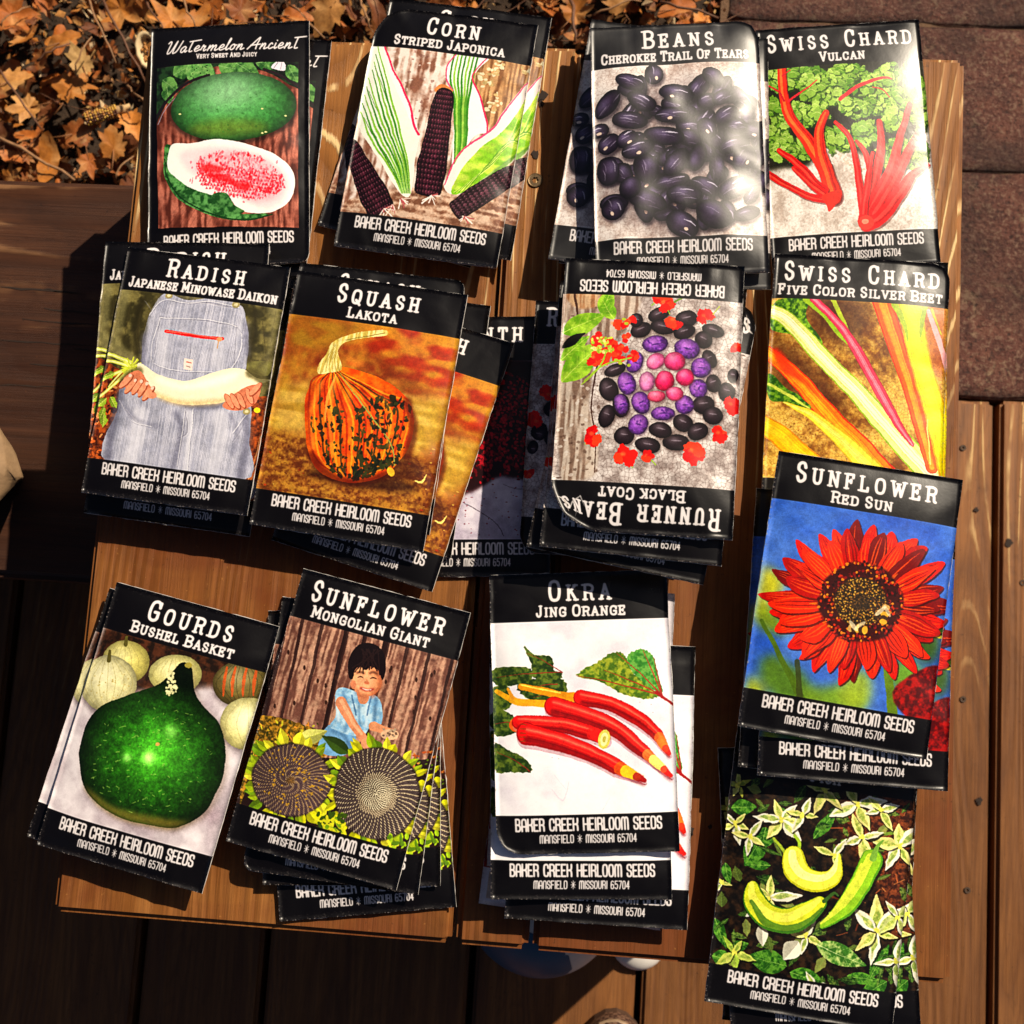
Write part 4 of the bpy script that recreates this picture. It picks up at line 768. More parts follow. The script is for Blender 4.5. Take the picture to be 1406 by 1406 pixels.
def art_amaranth():
    c = Canvas(zq([(531,441),(757,431),(752,786),(522,797)], 580, 380, 3.27)); P, L, E, B = c.poly, c.line, c.ell, c.ball
    photo_rect(c, c.mix((176,168,184),(224,218,230), noise(3,50),.3,.7))
    P([(0,1000),(200,980),(340,900),(420,900),(620,900),(620,420),(200,400),(-100,600)],(36,8,10),True,6)
    for i in range(34):
        x=rnd(c,-100,560); y=rnd(c,430,560); ex=x-rnd(c,40,220); ey=rnd(c,820,960); n=60; w=rnd(c,18,34)
        for q in np.linspace(0,1,n): E(x+(ex-x)*q+rnd(c,-w,w),y+(ey-y)*q+rnd(c,-8,8),rnd(c,4,9),rnd(c,4,9),((150,16,34),(96,8,20),(52,6,12),(176,34,50))[c.rs.randint(4)],0,0,.9)
    L([(180,1020),(260,1060),(330,1110),(360,1160)],3,(90,80,90)); L([(360,930),(420,950),(480,940)],2,(120,110,120)); L([(560,1000),(500,1080),(520,1160)],2,(120,110,120))
    for _ in range(60): E(rnd(c,100,560),rnd(c,930,1160),rnd(c,1,5),rnd(c,1,3),(120,40,54))
    c.clip=None; furniture(c,'AMARANTH',None,(.12,.84),None); return c

def art_runner():
    c = Canvas(zq([(1004,745),(757,722),(773,354),(1024,366)], 710, 340, 2.991)); P, L, E, B = c.poly, c.line, c.ell, c.ball
    photo_rect(c, c.mix((150,138,134),(216,208,204), noise(3,26),.3,.7))
    k=cracks(5,13); c.put(((slice(0,CH),slice(0,CW)),np.clip(1-k[0]*7,0,1)*.6*c.clip),(92,78,74))
    P([(185,190),(480,190),(460,330),(330,460),(290,640),(330,800),(320,940),(250,960),(190,960),(160,600),(185,400)],c.mix((120,98,84),(196,182,168),stretch(6,8,90)),True,4,.85)
    P([(200,190),(360,190),(330,250),(240,260)],c.mix((150,110,80),(190,160,130),stretch(8,6,60)),True,3); L([(330,470),(300,640),(320,800),(320,930)],[8,5,4],(70,40,26)); L([(230,200),(240,300),(210,420)],[10,6],(80,56,44))
    for _ in range(150): E(rnd(c,170,340),rnd(c,200,950),rnd(c,3,9),rnd(c,3,8),((90,70,60),(222,214,206),(160,140,124))[c.rs.randint(3)],0,0,.6,.5)
    G=c.mix((104,150,34),(158,196,70),noise(9,30))
    c.leaf(180,360,190,90,-22,G,(200,220,120)); c.leaf(180,560,230,110,-44,G,(200,220,120)); c.leaf(175,470,150,60,-38,G,(200,220,120)); c.leaf(340,290,120,70,-100 if 0 else -70,G,(200,220,120)); c.leaf(390,310,100,60,-120,G,(200,220,120)); c.leaf(180,420,110,40,-30,(24,22,16))
    blk=[(575,290,48,30),(500,355,44,32),(590,345,52,30),(690,310,48,36),(680,365,46,30),(800,360,48,28),(760,400,38,36),(785,480,30,40),(885,545,24,30),(800,580,32,38),(855,615,36,40),(758,668,46,38),(797,712,44,36),(672,742,42,34),(733,776,44,34),(645,820,56,34),(580,768,48,32),(530,828,52,32),(435,788,42,38),(362,708,32,46),(370,600,38,50),(395,520,46,24),(480,315,28,30),(420,665,34,48)]
    for x,y,rx,ry in blk:
        a=rnd(c,-25,25); E(x+4,y+6,rx,ry,(60,46,44),a,3,.6); B(x,y,rx,ry,(44,32,38),a,(-.2,-.3),(130,116,124),.4,.55,hp=6); E(x,y-ry*.2,rx*.4,2.5,(150,140,150),a,0,.6)
    pur=[(560,415,54,36,-8),(690,436,54,42,15),(475,490,32,44,30),(442,575,36,48,-15),(747,515,42,42,10),(736,600,38,40,-60),(500,655,38,46,-20),(680,668,40,40,0),(590,702,50,28,3),(490,742,40,42,20),(420,660,28,42,-10)]
    for x,y,rx,ry,a in pur: E(x+4,y+6,rx,ry,(70,50,70),a,3,.6); B(x,y,rx,ry,(120,66,158),a,(-.15,-.3),(206,150,222),.4,.6,noise(12,7),.5,hp=3); [E(x+rnd(c,-rx,rx)*.6,y+rnd(c,-ry,ry)*.6,rnd(c,3,9),rnd(c,2,5),((70,34,110),(176,116,200),(90,50,130))[c.rs.randint(3)],rnd(c,0,90),0,.6,.5) for _ in range(7)]; E(x+3,y,rx*.35,3,(50,24,90),a,0,.6)
    pk=[(560,488,40,32,-40,(226,110,160)),(638,487,44,38,0,(222,60,120)),(525,570,34,40,0,(214,130,180)),(598,568,38,42,20,(214,30,90)),(680,555,38,38,0,(216,40,104)),(565,632,36,24,0,(226,84,120)),(637,622,36,28,10,(228,80,130))]
    for x,y,rx,ry,a,col in pk: E(x+3,y+5,rx,ry,(90,50,60),a,3,.6); B(x,y,rx,ry,col,a,(-.2,-.35),(252,200,220),.5,.55,noise(13,9),.2,hp=3)
    def flower(x,y,r,n=5):
        for _ in range(n): 
            a=rnd(c,0,6.3); q=((226,34,22),(240,70,36),(196,20,20))[c.rs.randint(3)]; E(x+r*.5*math.cos(a),y+r*.5*math.sin(a),r*.6,r*.45,q,rnd(c,0,180),0,1,.3)
        E(x-r*.2,y-r*.2,r*.25,r*.2,(252,130,80),0,2,.6)
    for x,y,r in ((600,245,40),(570,222,24),(640,320,38),(770,300,36),(900,430,26),(880,670,40),(825,785,36),(715,860,48),(530,872,26),(440,870,46),(312,785,42)): L([(x,y),(x+rnd(c,-40,60),y+rnd(c,20,46))],5,(150,176,70)); flower(x,y,r,6)
    L([(640,240),(690,210)],8,(110,140,60)); L([(800,290),(830,255)],5,(170,180,90))
    for _ in range(16): flower(rnd(c,280,490),rnd(c,320,480),rnd(c,22,36),4)
    for _ in range(40): E(345+rnd(c,-42,42),420+rnd(c,-36,30),rnd(c,4,9),rnd(c,4,9),((200,206,90),(160,180,60),(230,226,140))[c.rs.randint(3)])
    for p in ([(260,575),(330,510),(360,440)],[(270,560),(350,500),(460,470)]): L(p,[4,7,5],(150,180,64))
    for x,y in ((430,310),(440,330),(415,490),(450,500),(400,480)): E(x,y,9,7,(160,170,60))
    c.clip=None; furniture(c,'RUNNER BEANS','BLACK COAT',(.075,.97),(.27,.74))
    W=CW; q=lambda u,v:(u*CW,v*CH)
    for pts,w_,cl in (([(.99,.10),(.955,.085),(.93,.05)],[2,9,2],(226,220,214)),([(.93,.05),(.90,.085),(.84,.12)],[2,6,2],(210,206,204)),([(.955,.085),(.95,.03)],[7,2],(200,190,182)),([(.90,.02),(.88,.06),(.90,.10)],[1,4,1],(120,116,118)),([(.84,.12),(.82,.08)],[5,1],(190,186,186))): c.put(c.mask_line([q(*p) for p in pts],w_,True,raw=True),cl,.9)
    return c

def art_fivecolor():
    c = Canvas(zq([(1066,349),(1305,361),(1292,722),(1042,708)], 1030, 330, 4.26)); P, L, E, B = c.poly, c.line, c.ell, c.ball
    photo_rect(c, c.mix((120,76,24),(222,182,96), noise(3,60)*.7+noise(4,10)*.3,.32,.6))
    k=cracks(6,11); c.put(((slice(0,CH),slice(0,CW)),np.clip(1-k[0]*8,0,1)*.55*c.clip),(110,66,20)); c.put(((slice(0,CH),slice(0,CW)),np.clip(k[1]*1.3-.8,0,1)*.4*c.clip),(240,214,150))
    P([(340,350),(700,360),(600,620),(420,560)],(64,36,22),True,24,.7); P([(60,540),(300,660),(560,1000),(300,960),(60,800)],(70,34,14),True,26,.75); P([(1020,400),(1170,400),(1150,800),(1050,700)],(150,70,34),True,14,.6)
    for _ in range(60): E(rnd(c,200,420),rnd(c,1020,1250),rnd(c,3,8),rnd(c,3,7),(130,84,30),0,0,.7,.5)
    P([(130,520),(140,380),(200,345),(340,350),(330,460),(420,600),(380,640),(250,560)],c.mix((44,84,20),(130,170,50),noise(7,10)))
    for i in range(30): x=rnd(c,140,330); y=rnd(c,360,520); L([(x,y),(x+rnd(c,-40,40),y+rnd(c,10,60))],[3,1],(170,200,80),True,.6)
    def stalk(pts,w,base,core,edge):
        L(pts,w,edge); L(pts,[v*.86 for v in w],base); L(pts,[v*.4 for v in w],core,True,.8)
        for o in (-.3,-.15,.1,.25,.36): L([(x+w[1]*o,y-w[1]*o*.4) for x,y in pts],[2.5,4,3],edge,True,.35)
    stalk([(60,400),(200,450),(420,690),(650,930),(880,1180),(1130,1440)],[70,96,104,120,136,150],(236,236,150),(252,250,220),(150,180,40))
    L([(330,350),(440,450),(520,560),(600,640)],[40,30,10],(150,180,50)); L([(480,350),(520,440),(580,560)],[30,26,8],(170,186,60))
    stalk([(370,350),(500,480),(590,600),(660,720),(760,900),(860,1070),(940,1190)],[44,46,56,64,66,50,20],(226,70,100),(248,160,170),(170,20,60))
    stalk([(760,340),(830,560),(900,760),(950,920),(1010,1140),(1060,1320)],[120,110,100,90,84,70],(230,104,36),(244,170,60),(200,60,20))
    stalk([(930,360),(960,560),(1010,760),(1080,980),(1150,1220),(1200,1400)],[150,140,130,140,160,180],(244,216,20),(252,240,60),(210,160,10)); L([(840,380),(890,480),(920,600)],[40,30,6],(160,180,40)); L([(1020,390),(1000,480),(990,560)],[30,30,10],(150,170,50))
    L([(1040,410),(1100,560),(1150,720),(1165,800)],[26,36,30,16],(240,170,170)); L([(1060,400),(1120,540)],[16,8],(170,170,50)); L([(1035,1040),(1040,1180),(1050,1300)],[6,8],(240,220,120))
    stalk([(90,640),(200,740),(320,870),(480,1060),(640,1220),(800,1400)],[70,90,104,124,140,150],(238,130,24),(248,176,40),(214,50,16))
    P([(140,640),(180,650),(260,760),(400,920),(300,840),(180,760)],(222,54,20),True,5,.8)
    P([(110,780),(200,860),(300,930),(350,990),(200,950),(110,930)],c.mix((40,84,20),(110,150,40),noise(9,9))); L([(110,840),(240,920),(340,990)],[14,20,6],(190,206,90))
    stalk([(190,950),(340,1020),(480,1130),(620,1260),(760,1400)],[8,50,80,110,130],(240,220,80),(250,240,130),(200,170,30))
    stalk([(40,1060),(150,1130),(260,1230),(400,1360)],[110,120,130,140],(244,184,20),(250,206,50),(220,140,10))
    c.clip=None; furniture(c,'SWISS CHARD','FIVE COLOR SILVER BEET',(.06,.94),(.03,.96)); return c

def art_redsun():
    c = Canvas(zq([(1070,621),(1324,657),(1271,1041),(1012,998)], 990, 600, 2.757)); P, L, E, B = c.poly, c.line, c.ell, c.ball
    photo_rect(c, c.mix((52,92,176),(96,132,206), noise(3,120)*.8+.1,.3,.7))
    for x,y,rx,ry,col in ((170,560,60,60,(196,190,40)),(130,640,60,50,(206,200,50)),(180,700,70,40,(120,140,30)),(230,930,120,70,(90,120,30)),(420,990,120,50,(120,150,40)),(690,900,60,70,(110,150,40)),(110,960,50,50,(170,180,50)),(770,760,90,60,(60,84,20)),(500,960,60,80,(150,170,60))): E(x,y,rx,ry,col,rnd(c,0,90),16,.9,.3)
    L([(150,700),(230,860),(300,1000)],[14,22,30],(80,104,30)); L([(620,860),(640,1040)],[30,40],(96,120,34)); L([(280,850),(290,990)],[20,24],(60,66,30),True,.8)
    P([(640,960),(760,870),(850,880),(870,1000),(820,1100),(700,1060)],c.mix((80,10,14),(150,24,20),noise(7,14)),True,2); c.leaf(700,700,170,90,15,(60,90,24),(130,160,60)); L([(740,700),(800,740),(850,760)],[12,20,8],(220,210,60))
    cx,cy=522,628
    for ring,(n,r1,jit) in enumerate(((27,345,40),(23,310,36))):
        for i in range(n):
            a=(i+.5*ring+rnd(c,-.22,.22))/n*2*math.pi; l=(r1+rnd(c,-jit,jit*.7))*(1-.13*abs(math.sin(a))); w=rnd(c,58,84)
            r0=120; x0=cx+r0*math.cos(a)*1.05; y0=cy+r0*math.sin(a)*.85; ex=cx+l*math.cos(a)*1.07; ey=cy+l*math.sin(a)
            dx,dy=ex-x0,ey-y0; q=math.hypot(dx,dy); ux,uy=dx/q,dy/q; b=rnd(c,-14,14)
            pts=lambda k:[(x0-uy*w*.2*k,y0+ux*w*.2*k),(x0+dx*.35-uy*w*.48*k,y0+dy*.35+ux*w*.48*k),(x0+dx*.75-uy*w*.38*k+b*uy,y0+dy*.75+ux*w*.38*k-b*ux),(ex,ey),(x0+dx*.75+uy*w*.38*k+b*uy,y0+dy*.75-ux*w*.38*k-b*ux),(x0+dx*.35+uy*w*.48*k,y0+dy*.35-ux*w*.48*k),(x0+uy*w*.2*k,y0-ux*w*.2*k)]
            base=((196,30,10),(164,18,8),(212,50,14),(112,10,10))[c.rs.randint(4)]
            P([(x+4,y+5) for x,y in pts(1.08)],(60,6,6),True,0,.7); P(pts(1),base)
            for o in (-.28,-.1,.1,.28): L([(x0-uy*w*o*.6,y0+ux*w*o*.6),(x0+dx*.5-uy*w*o,y0+dy*.5+ux*w*o),(x0+dx*.88-uy*w*o*.5,y0+dy*.88+ux*w*o*.5)],[4,5,1],(250,110,34) if c.rs.rand()<.6 else (100,8,8),True,.65)
            L([(x0,y0),(x0+dx*.3,y0+dy*.3)],[20,3],(248,150,30),True,.55)
    E(cx,cy,158,150,(60,12,12),0,3,1,.08)
    for _ in range(420):
        a=rnd(c,0,6.3); r=rnd(c,96,160); E(cx+r*math.cos(a),cy+r*.95*math.sin(a),rnd(c,3,7),rnd(c,3,7),((120,16,18),(70,8,10),(170,50,18),(40,8,8),(206,120,34),(60,10,10))[c.rs.randint(6)])
    E(cx-2,cy-2,100,92,(52,40,22),0,2)
    for i in range(620):
        r=98*math.sqrt(i/620); a=i*2.39996; E(cx+r*math.cos(a)+rnd(c,-3,3),cy+r*.93*math.sin(a)+rnd(c,-3,3),rnd(c,1.6,3.6),2.7,((150,104,44),(80,50,24),(196,150,70),(34,20,12))[c.rs.randint(4)] if r>36 else ((80,56,28),(40,26,16),(110,80,40))[c.rs.randint(3)])
    for x,y,a in ((510,728,10),(612,672,100)):
        for k in range(5): q=math.radians(a); E(x+(k-2)*14*math.cos(q),y+(k-2)*14*math.sin(q),11,15,((214,160,60),(70,44,20))[k%2] if k else (190,150,90),a)
        E(x-16,y-12,26,8,(236,224,190),a+40,0,.7); E(x+10,y-14,24,7,(236,224,190),a-40,0,.6)
    c.clip=None; furniture(c,'SUNFLOWER','RED SUN',(.11,.87),(.31,.64)); return c

def art_pepper():
    c = Canvas(zq([(1014,998),(1268,1033),(1222,1412),(966,1380)], 940, 1020, 3.642)); P, L, E, B = c.poly, c.line, c.ell, c.ball
    photo_rect(c, c.mix((16,12,10),(56,40,26), noise(3,16),.35,.75))
    P([(780,300),(1150,300),(1130,1000),(1000,900),(960,700),(800,480)],c.mix((60,26,14),(140,78,44),noise(5,9)),True,18,.85)
    for _ in range(60): x=rnd(c,760,1140); y=rnd(c,320,1000); L([(x,y),(x+rnd(c,-60,60),y+rnd(c,-40,40))],rnd(c,3,9),((170,100,60),(110,56,30),(200,140,90))[c.rs.randint(3)],True,.7)
    L([(780,490),(980,450),(1130,440)],[14,20],(120,160,60),True,.8)
    G1=c.mix((40,84,26),(92,140,54),noise(7,9)); Y=(238,232,150); Wt=(240,236,214)
    for x,y,l,w,a in ((230,340,130,80,-5),(400,430,110,110,100),(380,480,170,110,120),(150,900,150,60,70),(130,1080,110,80,10),(500,1110,200,120,190),(230,1040,90,60,-20),(640,480,200,60,-50),(420,620,120,50,180),(200,620,110,50,80),(1000,1180,160,90,150),(520,1140,190,100,20),(800,1150,170,60,10),(920,1160,190,70,-60),(560,430,140,60,-130)): c.leaf(x,y,l,w,a,G1,(150,186,100))
    def star(x,y,r,n,a0,cols=(Y,Wt)):
        for i in range(n): 
            a=a0+i*360/n+rnd(c,-18,18); l=r*rnd(c,.75,1.2); ar=math.radians(a); c.leaf(x+4,y+8,l,l*.40,a,(16,14,8),None,.6); c.leaf(x,y,l,l*rnd(c,.3,.44),a,cols[i%len(cols)],None,fold=.9,edge=.35); c.leaf(x+l*.12*math.cos(ar),y+l*.12*math.sin(ar),l*rnd(c,.45,.75),l*.2,a+rnd(c,-6,6),c.mix((110,140,60),(200,208,120),noise(13,8)),None,.75); c.sline([(x,y),(x+l*.8*math.cos(ar),y+l*.8*math.sin(ar))],6,(130,140,60),2,.6)
        for _ in range(3): c.ell(x+rnd(c,-10,10),y+rnd(c,-10,10),12,7,(214,212,100),rnd(c,0,180))
    for _ in range(80):
        x=rnd(c,180,1120);y=rnd(c,200,1240); q=c.rs.rand()
        if x>800 and 350<y<950 and q<.6: continue
        c.leaf(x,y,rnd(c,50,130),rnd(c,18,50),rnd(c,0,360),(c.mix((24,50,16),(70,104,40),noise(7,9)),c.mix((34,64,22),(120,146,70),noise(8,6)),(150,160,90),(98,116,54))[c.rs.randint(4)],(120,150,80),.8,.4)
    star(480,390,130,6,-120); star(590,360,100,4,20); star(270,220,80,5,60,((170,170,80),(190,190,120))); star(420,780,150,5,-80); star(600,960,120,4,30); star(950,930,160,6,-90); star(1070,510,140,5,-100); star(740,560,120,3,-160); star(880,470,130,4,-100); star(250,420,90,5,10); star(1050,1080,120,4,-80,(Wt,)); star(1080,1230,110,4,150,(Wt,)); star(240,1060,100,5,10,((200,214,110),(160,190,80))); star(320,480,100,4,200); star(860,300,130,4,70); star(700,240,120,4,120,((200,194,130),)); star(980,330,110,4,60); star(1060,860,120,4,-40,((200,210,140),Wt)); star(640,1210,110,3,-10,(Wt,)); star(180,720,70,3,0)
    c.leaf(380,910,110,60,88,Wt,None); c.leaf(560,990,120,90,130,Wt,None); c.leaf(650,1000,270,110,22,c.mix((60,104,40),(170,190,120),noise(11,12)),(226,232,180)); 
    L([(440,480),(480,530),(500,560)],[12,18],(150,170,60)); L([(545,470),(570,500),(565,540)],[16,20],(150,180,60))
    def fruit(pts,w,base,hi,dk): L([(x+6,y+12) for x,y in pts],[v*1.06 for v in w],(14,10,6),True,.7); L(pts,w,dk); L([(x-2,y-4) for x,y in pts],[v*.86 for v in w],base); L([(x-w[1]*.06,y-w[1]*.14) for x,y in pts],[v*.36 for v in w],hi,True,.8)
    fruit([(540,570),(550,630),(600,680),(690,690),(750,650),(770,560)],[110,130,120,104,70,10],(232,230,90),(250,250,170),(176,176,40))
    fruit([(335,730),(350,810),(420,875),(520,890),(600,850),(670,800)],[60,120,130,130,120,70],(196,204,60),(236,236,110),(64,110,30)); L([(330,800),(400,900),(500,930),(600,900),(680,830)],[20,40,36,36,20],(60,104,34),True,.75); L([(690,790),(740,750),(760,760)],[20,10],(60,90,40))
    fruit([(930,580),(870,700),(790,820),(680,915)],[110,110,90,20],(140,186,50),(216,226,90),(86,140,36)); L([(880,600),(820,720),(720,860)],[14,24,10],(220,226,90),True,.8); L([(935,570),(960,510),(990,480)],[34,18,8],(120,160,70))
    c.clip=None; furniture(c,'PEPPER','FISH',(.26,.74),(.42,.58)); return c

def art_gourd():
    c = Canvas(zq([(159,799),(385,861),(275,1226),(51,1161)], 30, 780, 3.057)); P, L, E, B = c.poly, c.line, c.ell, c.ball
    photo_rect(c, c.mix((176,166,172),(226,218,222), noise(3,60),.3,.7))
    P([(300,240),(1100,420),(980,640),(900,560),(800,500),(500,520),(280,420)],c.mix((34,22,14),(80,48,30),noise(4,20)),True,10)
    def pump(x,y,rx,ry,base,n,stem=True,dk=(150,140,90)):
        E(x,y+ry*.15,rx*1.02,ry,(60,50,50),0,8,.6); B(x,y,rx,ry,base,0,(-.2,-.3),(252,250,226),.6,.35,noise(8,14),.08)
        for i in range(-n,n+1): f=i/(n+.5); L([(x+f*rx*.3,y-ry*.9),(x+f*rx*1.0,y),(x+f*rx*.35,y+ry*.92)],[2,3,2],dk,True,.45)
        if stem: L([(x+2,y-ry*.8),(x+6,y-ry*1.15)],[18,12],(90,84,40))
    pump(440,400,105,92,(206,196,116),3); pump(655,450,112,84,(216,210,140),3,False); pump(365,490,128,118,(226,220,168),3)
    for _ in range(26): E(rnd(c,290,470),rnd(c,450,560),3,3,(170,150,90),0,0,.6)
    pump(935,490,125,98,(96,84,40),4,False,(40,40,20))
    for x in (870,905,950,990): L([(x,420),(x-12,480),(x-16,540)],[8,14,6],(196,84,36),True,.7)
    pump(950,660,112,112,(222,216,150),2,False); E(970,650,60,60,(250,248,220),0,14,.5)
    E(600,1040,260,50,(120,100,110),0,20,.5)
    body=[(700,402),(725,430),(735,510),(760,570),(830,650),(860,760),(845,880),(800,980),(740,1050),(640,1090),(520,1072),(430,1050),(330,990),(270,910),(248,800),(262,700),(310,610),(400,560),(500,525),(590,490),(640,440),(670,405)]
    P([(x+8,y+12) for x,y in body],(110,96,80),True,10,.6)
    def f(sl):
        x,y=c.field(sl); n=noise(9,14)[sl]*.6+noise(10,40)[sl]*.4; u=(x-560)/310; v=(y-790)/300; r=u*u+v*v
        k=np.clip(1.15-.85*r,.18,1.2)+.9*np.exp(-((x-560)**2+(y-760)**2)/14000)*.5
        n2=noise(15,5,3)[sl]; k=k*(.72+.56*n2); col=np.stack([.055+.12*n,.14+.25*n,.03+.07*n],-1)*k[...,None]*1.35
        for px,py,s,a in ((455,800,300,.5),(545,800,600,.62),(640,690,700,.36),(600,780,16000,.10)): col+=(np.exp(-((x-px)**2+(y-py)**2)/s)*a)[...,None]*np.array([.85,1,.7])
        return np.clip(col,0,1)
    P(body,f); P([(270,910),(330,990),(430,1050),(520,1072),(640,1090),(760,1040),(700,1060),(560,1040),(400,1000),(300,930)],(150,130,60),True,8,.6)
    for _ in range(150):
        x=rnd(c,290,830);y=rnd(c,540,1040)
        if ((x-555)/270)**2+((y-800)/250)**2<1: L([(x,y),(x+rnd(c,-14,14),y+rnd(c,-6,6))],rnd(c,1.5,4),(170,200,110),True,.5)
    for _ in range(40): E(640+rnd(c,-22,18),490+rnd(c,-50,50),rnd(c,3,9),rnd(c,3,9),(226,222,170),0,0,.85,.5)
    E(708,412,16,12,(150,140,70)); E(582,745,10,8,(190,150,90))
    c.clip=None; furniture(c,'GOURDS','BUSHEL BASKET',(.24,.76),(.17,.80)); return c

def art_mongolian():
    c = Canvas(zq([(419,785),(646,838),(545,1221),(306,1155)], 290, 770, 2.703)); P, L, E, B = c.poly, c.line, c.ell, c.ball
    photo_rect(c, (40,24,22))
    for i,(x,w) in enumerate(((235,60),(305,78),(385,84),(470,60),(545,70),(640,80),(715,84),(800,86),(880,70))):
        sh=90
        P([(x+sh-w/2,180),(x+sh+w/2,180),(x+w*.45-30,720),(x-w*.55-30,720)],c.mix((104,72,62),(178,142,122),stretch(20+i,6,60)*.6+noise(5,12)*.4),False); L([(x+sh-w/2,180),(x-w*.55-30,720)],[14,10],(44,26,24),False,.8)
        for _ in range(3): E(x+rnd(c,0,60),rnd(c,300,600),5,9,(60,38,30))
    P([(160,590),(350,600),(430,640),(420,720),(180,760),(100,900)],c.mix((70,60,20),(170,130,50),noise(8,8)))
    for _ in range(160): x=rnd(c,120,430);y=rnd(c,590,740); E(x,y,rnd(c,4,12),rnd(c,2,5),((190,180,60),(120,90,30),(210,140,60),(60,60,20))[c.rs.randint(4)],rnd(c,0,180))
    for _ in range(70): x=rnd(c,740,880);y=rnd(c,690,900); E(x,y,rnd(c,4,12),rnd(c,2,5),((150,80,40),(90,110,30),(190,130,70))[c.rs.randint(3)],rnd(c,0,180))
    # child in a pale blue shirt behind the flower heads
    P([(440,600),(500,600),(545,640),(520,700),(440,710),(400,680)],(120,160,196)); P([(470,480),(500,462),(560,480),(610,485),(640,520),(640,590),(600,600),(560,640),(450,610),(470,560)],c.mix((136,176,208),(186,214,232),noise(9,14)))
    for p,w_,cl in (([(500,480),(515,560),(500,620)],14,(96,132,164)),([(620,500),(612,590)],14,(88,124,158)),([(555,500),(560,600)],10,(100,136,168)),([(480,500),(478,580)],12,(214,232,244)),([(590,520),(584,600)],12,(210,230,244)),([(450,620),(500,640),(530,700)],12,(84,120,154))): c.sline(p,w_,cl,3,.8)
    for p in ([(530,490),(545,560)],[(600,492),(588,560)]): L(p,6,(70,104,140),True,.7)
    L([(490,515),(525,580),(560,630),(590,670)],[40,34,30,34],(206,140,108)); L([(492,510),(530,580),(566,630)],[14,12,10],(236,180,146),True,.7); E(590,668,28,24,(214,150,116),30)
    for k in range(4): L([(585+k*9,672),(590+k*9,694)],8,(220,160,126))
    L([(610,600),(650,612),(680,620)],[34,26,26],(210,146,112)); E(670,628,34,20,(206,170,140)); 
    for _ in range(16): E(rnd(c,645,695),rnd(c,606,636),5,4,((160,140,120),(110,90,76))[c.rs.randint(2)])
    L([(570,480),(572,500)],[44,40],(200,136,104)); E(585,430,54,64,(214,146,108),8); E(572,436,40,46,(236,176,138),8,7,.7); c.sline([(628,400),(634,450),(606,490)],18,(150,88,62),4,.7); c.sline([(548,470),(560,490),(590,494)],12,(160,96,70),4,.6); E(535,450,10,16,(200,130,100))
    P([(518,420),(515,360),(550,308),(600,298),(645,330),(655,390),(640,430),(628,400),(600,385),(580,398),(560,385),(540,400),(532,430)],(26,16,18)); 
    for _ in range(14): L([(590+rnd(c,-50,50),320),(585+rnd(c,-56,60),395+rnd(c,-8,16))],4,(40,26,26))
    for x in (562,608): L([(x-11,425),(x,422),(x+11,426)],[2,5,2],(70,36,28)); c.sline([(x-13,408),(x,404),(x+13,409)],7,(60,36,28),2,.7)
    E(584,442,9,6,(196,120,90)); c.sline([(562,463),(584,470),(606,464)],9,(140,54,48),2,.9); L([(568,464),(584,469),(600,465)],[2,4,2],(236,222,210),True,.9); c.sline([(584,430),(588,446)],6,(170,104,76),2,.6)
    c.leaf(330,660,110,60,-20,(206,206,120),(150,160,70)); c.leaf(520,700,120,50,-150,(60,84,30),None)
    def head(cx,cy,rx,ry,dense,c1,c2,c3):
        for i in range(34):
            a=i/34*6.283+rnd(c,-.1,.1); c.leaf(cx+rx*.93*math.cos(a),cy+ry*.93*math.sin(a),rnd(c,36,74),rnd(c,24,44),math.degrees(a)+rnd(c,-30,30),((206,206,40),(150,170,34),(226,220,70),(110,140,30))[c.rs.randint(4)],None)
        E(cx,cy,rx,ry,(50,40,36),0,2,1,.04)
        N=1500
        for i in range(N):
            r=math.sqrt(i/N); a=i*2.39996; x=cx+rx*.97*r*math.cos(a); y=cy+ry*.97*r*math.sin(a); q=(c3 if r<.22*dense else c2) if (i%3==0 or r<.3*dense) else c1
            L([(x-3*math.cos(a)-2,y-3*math.sin(a)),(x+3*math.cos(a),y+3*math.sin(a)+1)],3.2,q,False,.9)
    head(300,805,150,135,.5,(92,74,78),(160,136,110),(130,100,60)); head(620,850,160,175,1.6,(96,84,84),(206,190,160),(236,224,190))
    for _ in range(90): a=rnd(c,0,6.3); E(300+140*rnd(c,.2,1)*math.cos(a),805+125*rnd(c,.2,1)*math.sin(a),5,3,(190,150,50),rnd(c,0,180),0,.7)
    for _ in range(60): E(rnd(c,400,500),rnd(c,930,1010),rnd(c,8,20),rnd(c,4,9),((110,140,30),(60,80,20),(190,190,50))[c.rs.randint(3)],rnd(c,0,180))
    for _ in range(40): E(rnd(c,660,800),rnd(c,1010,1060),rnd(c,8,20),rnd(c,4,9),((150,180,40),(90,120,26),(200,206,60))[c.rs.randint(3)],rnd(c,0,180))
    c.clip=None; furniture(c,'SUNFLOWER','MONGOLIAN GIANT',(.09,.88),(.12,.82)); return c

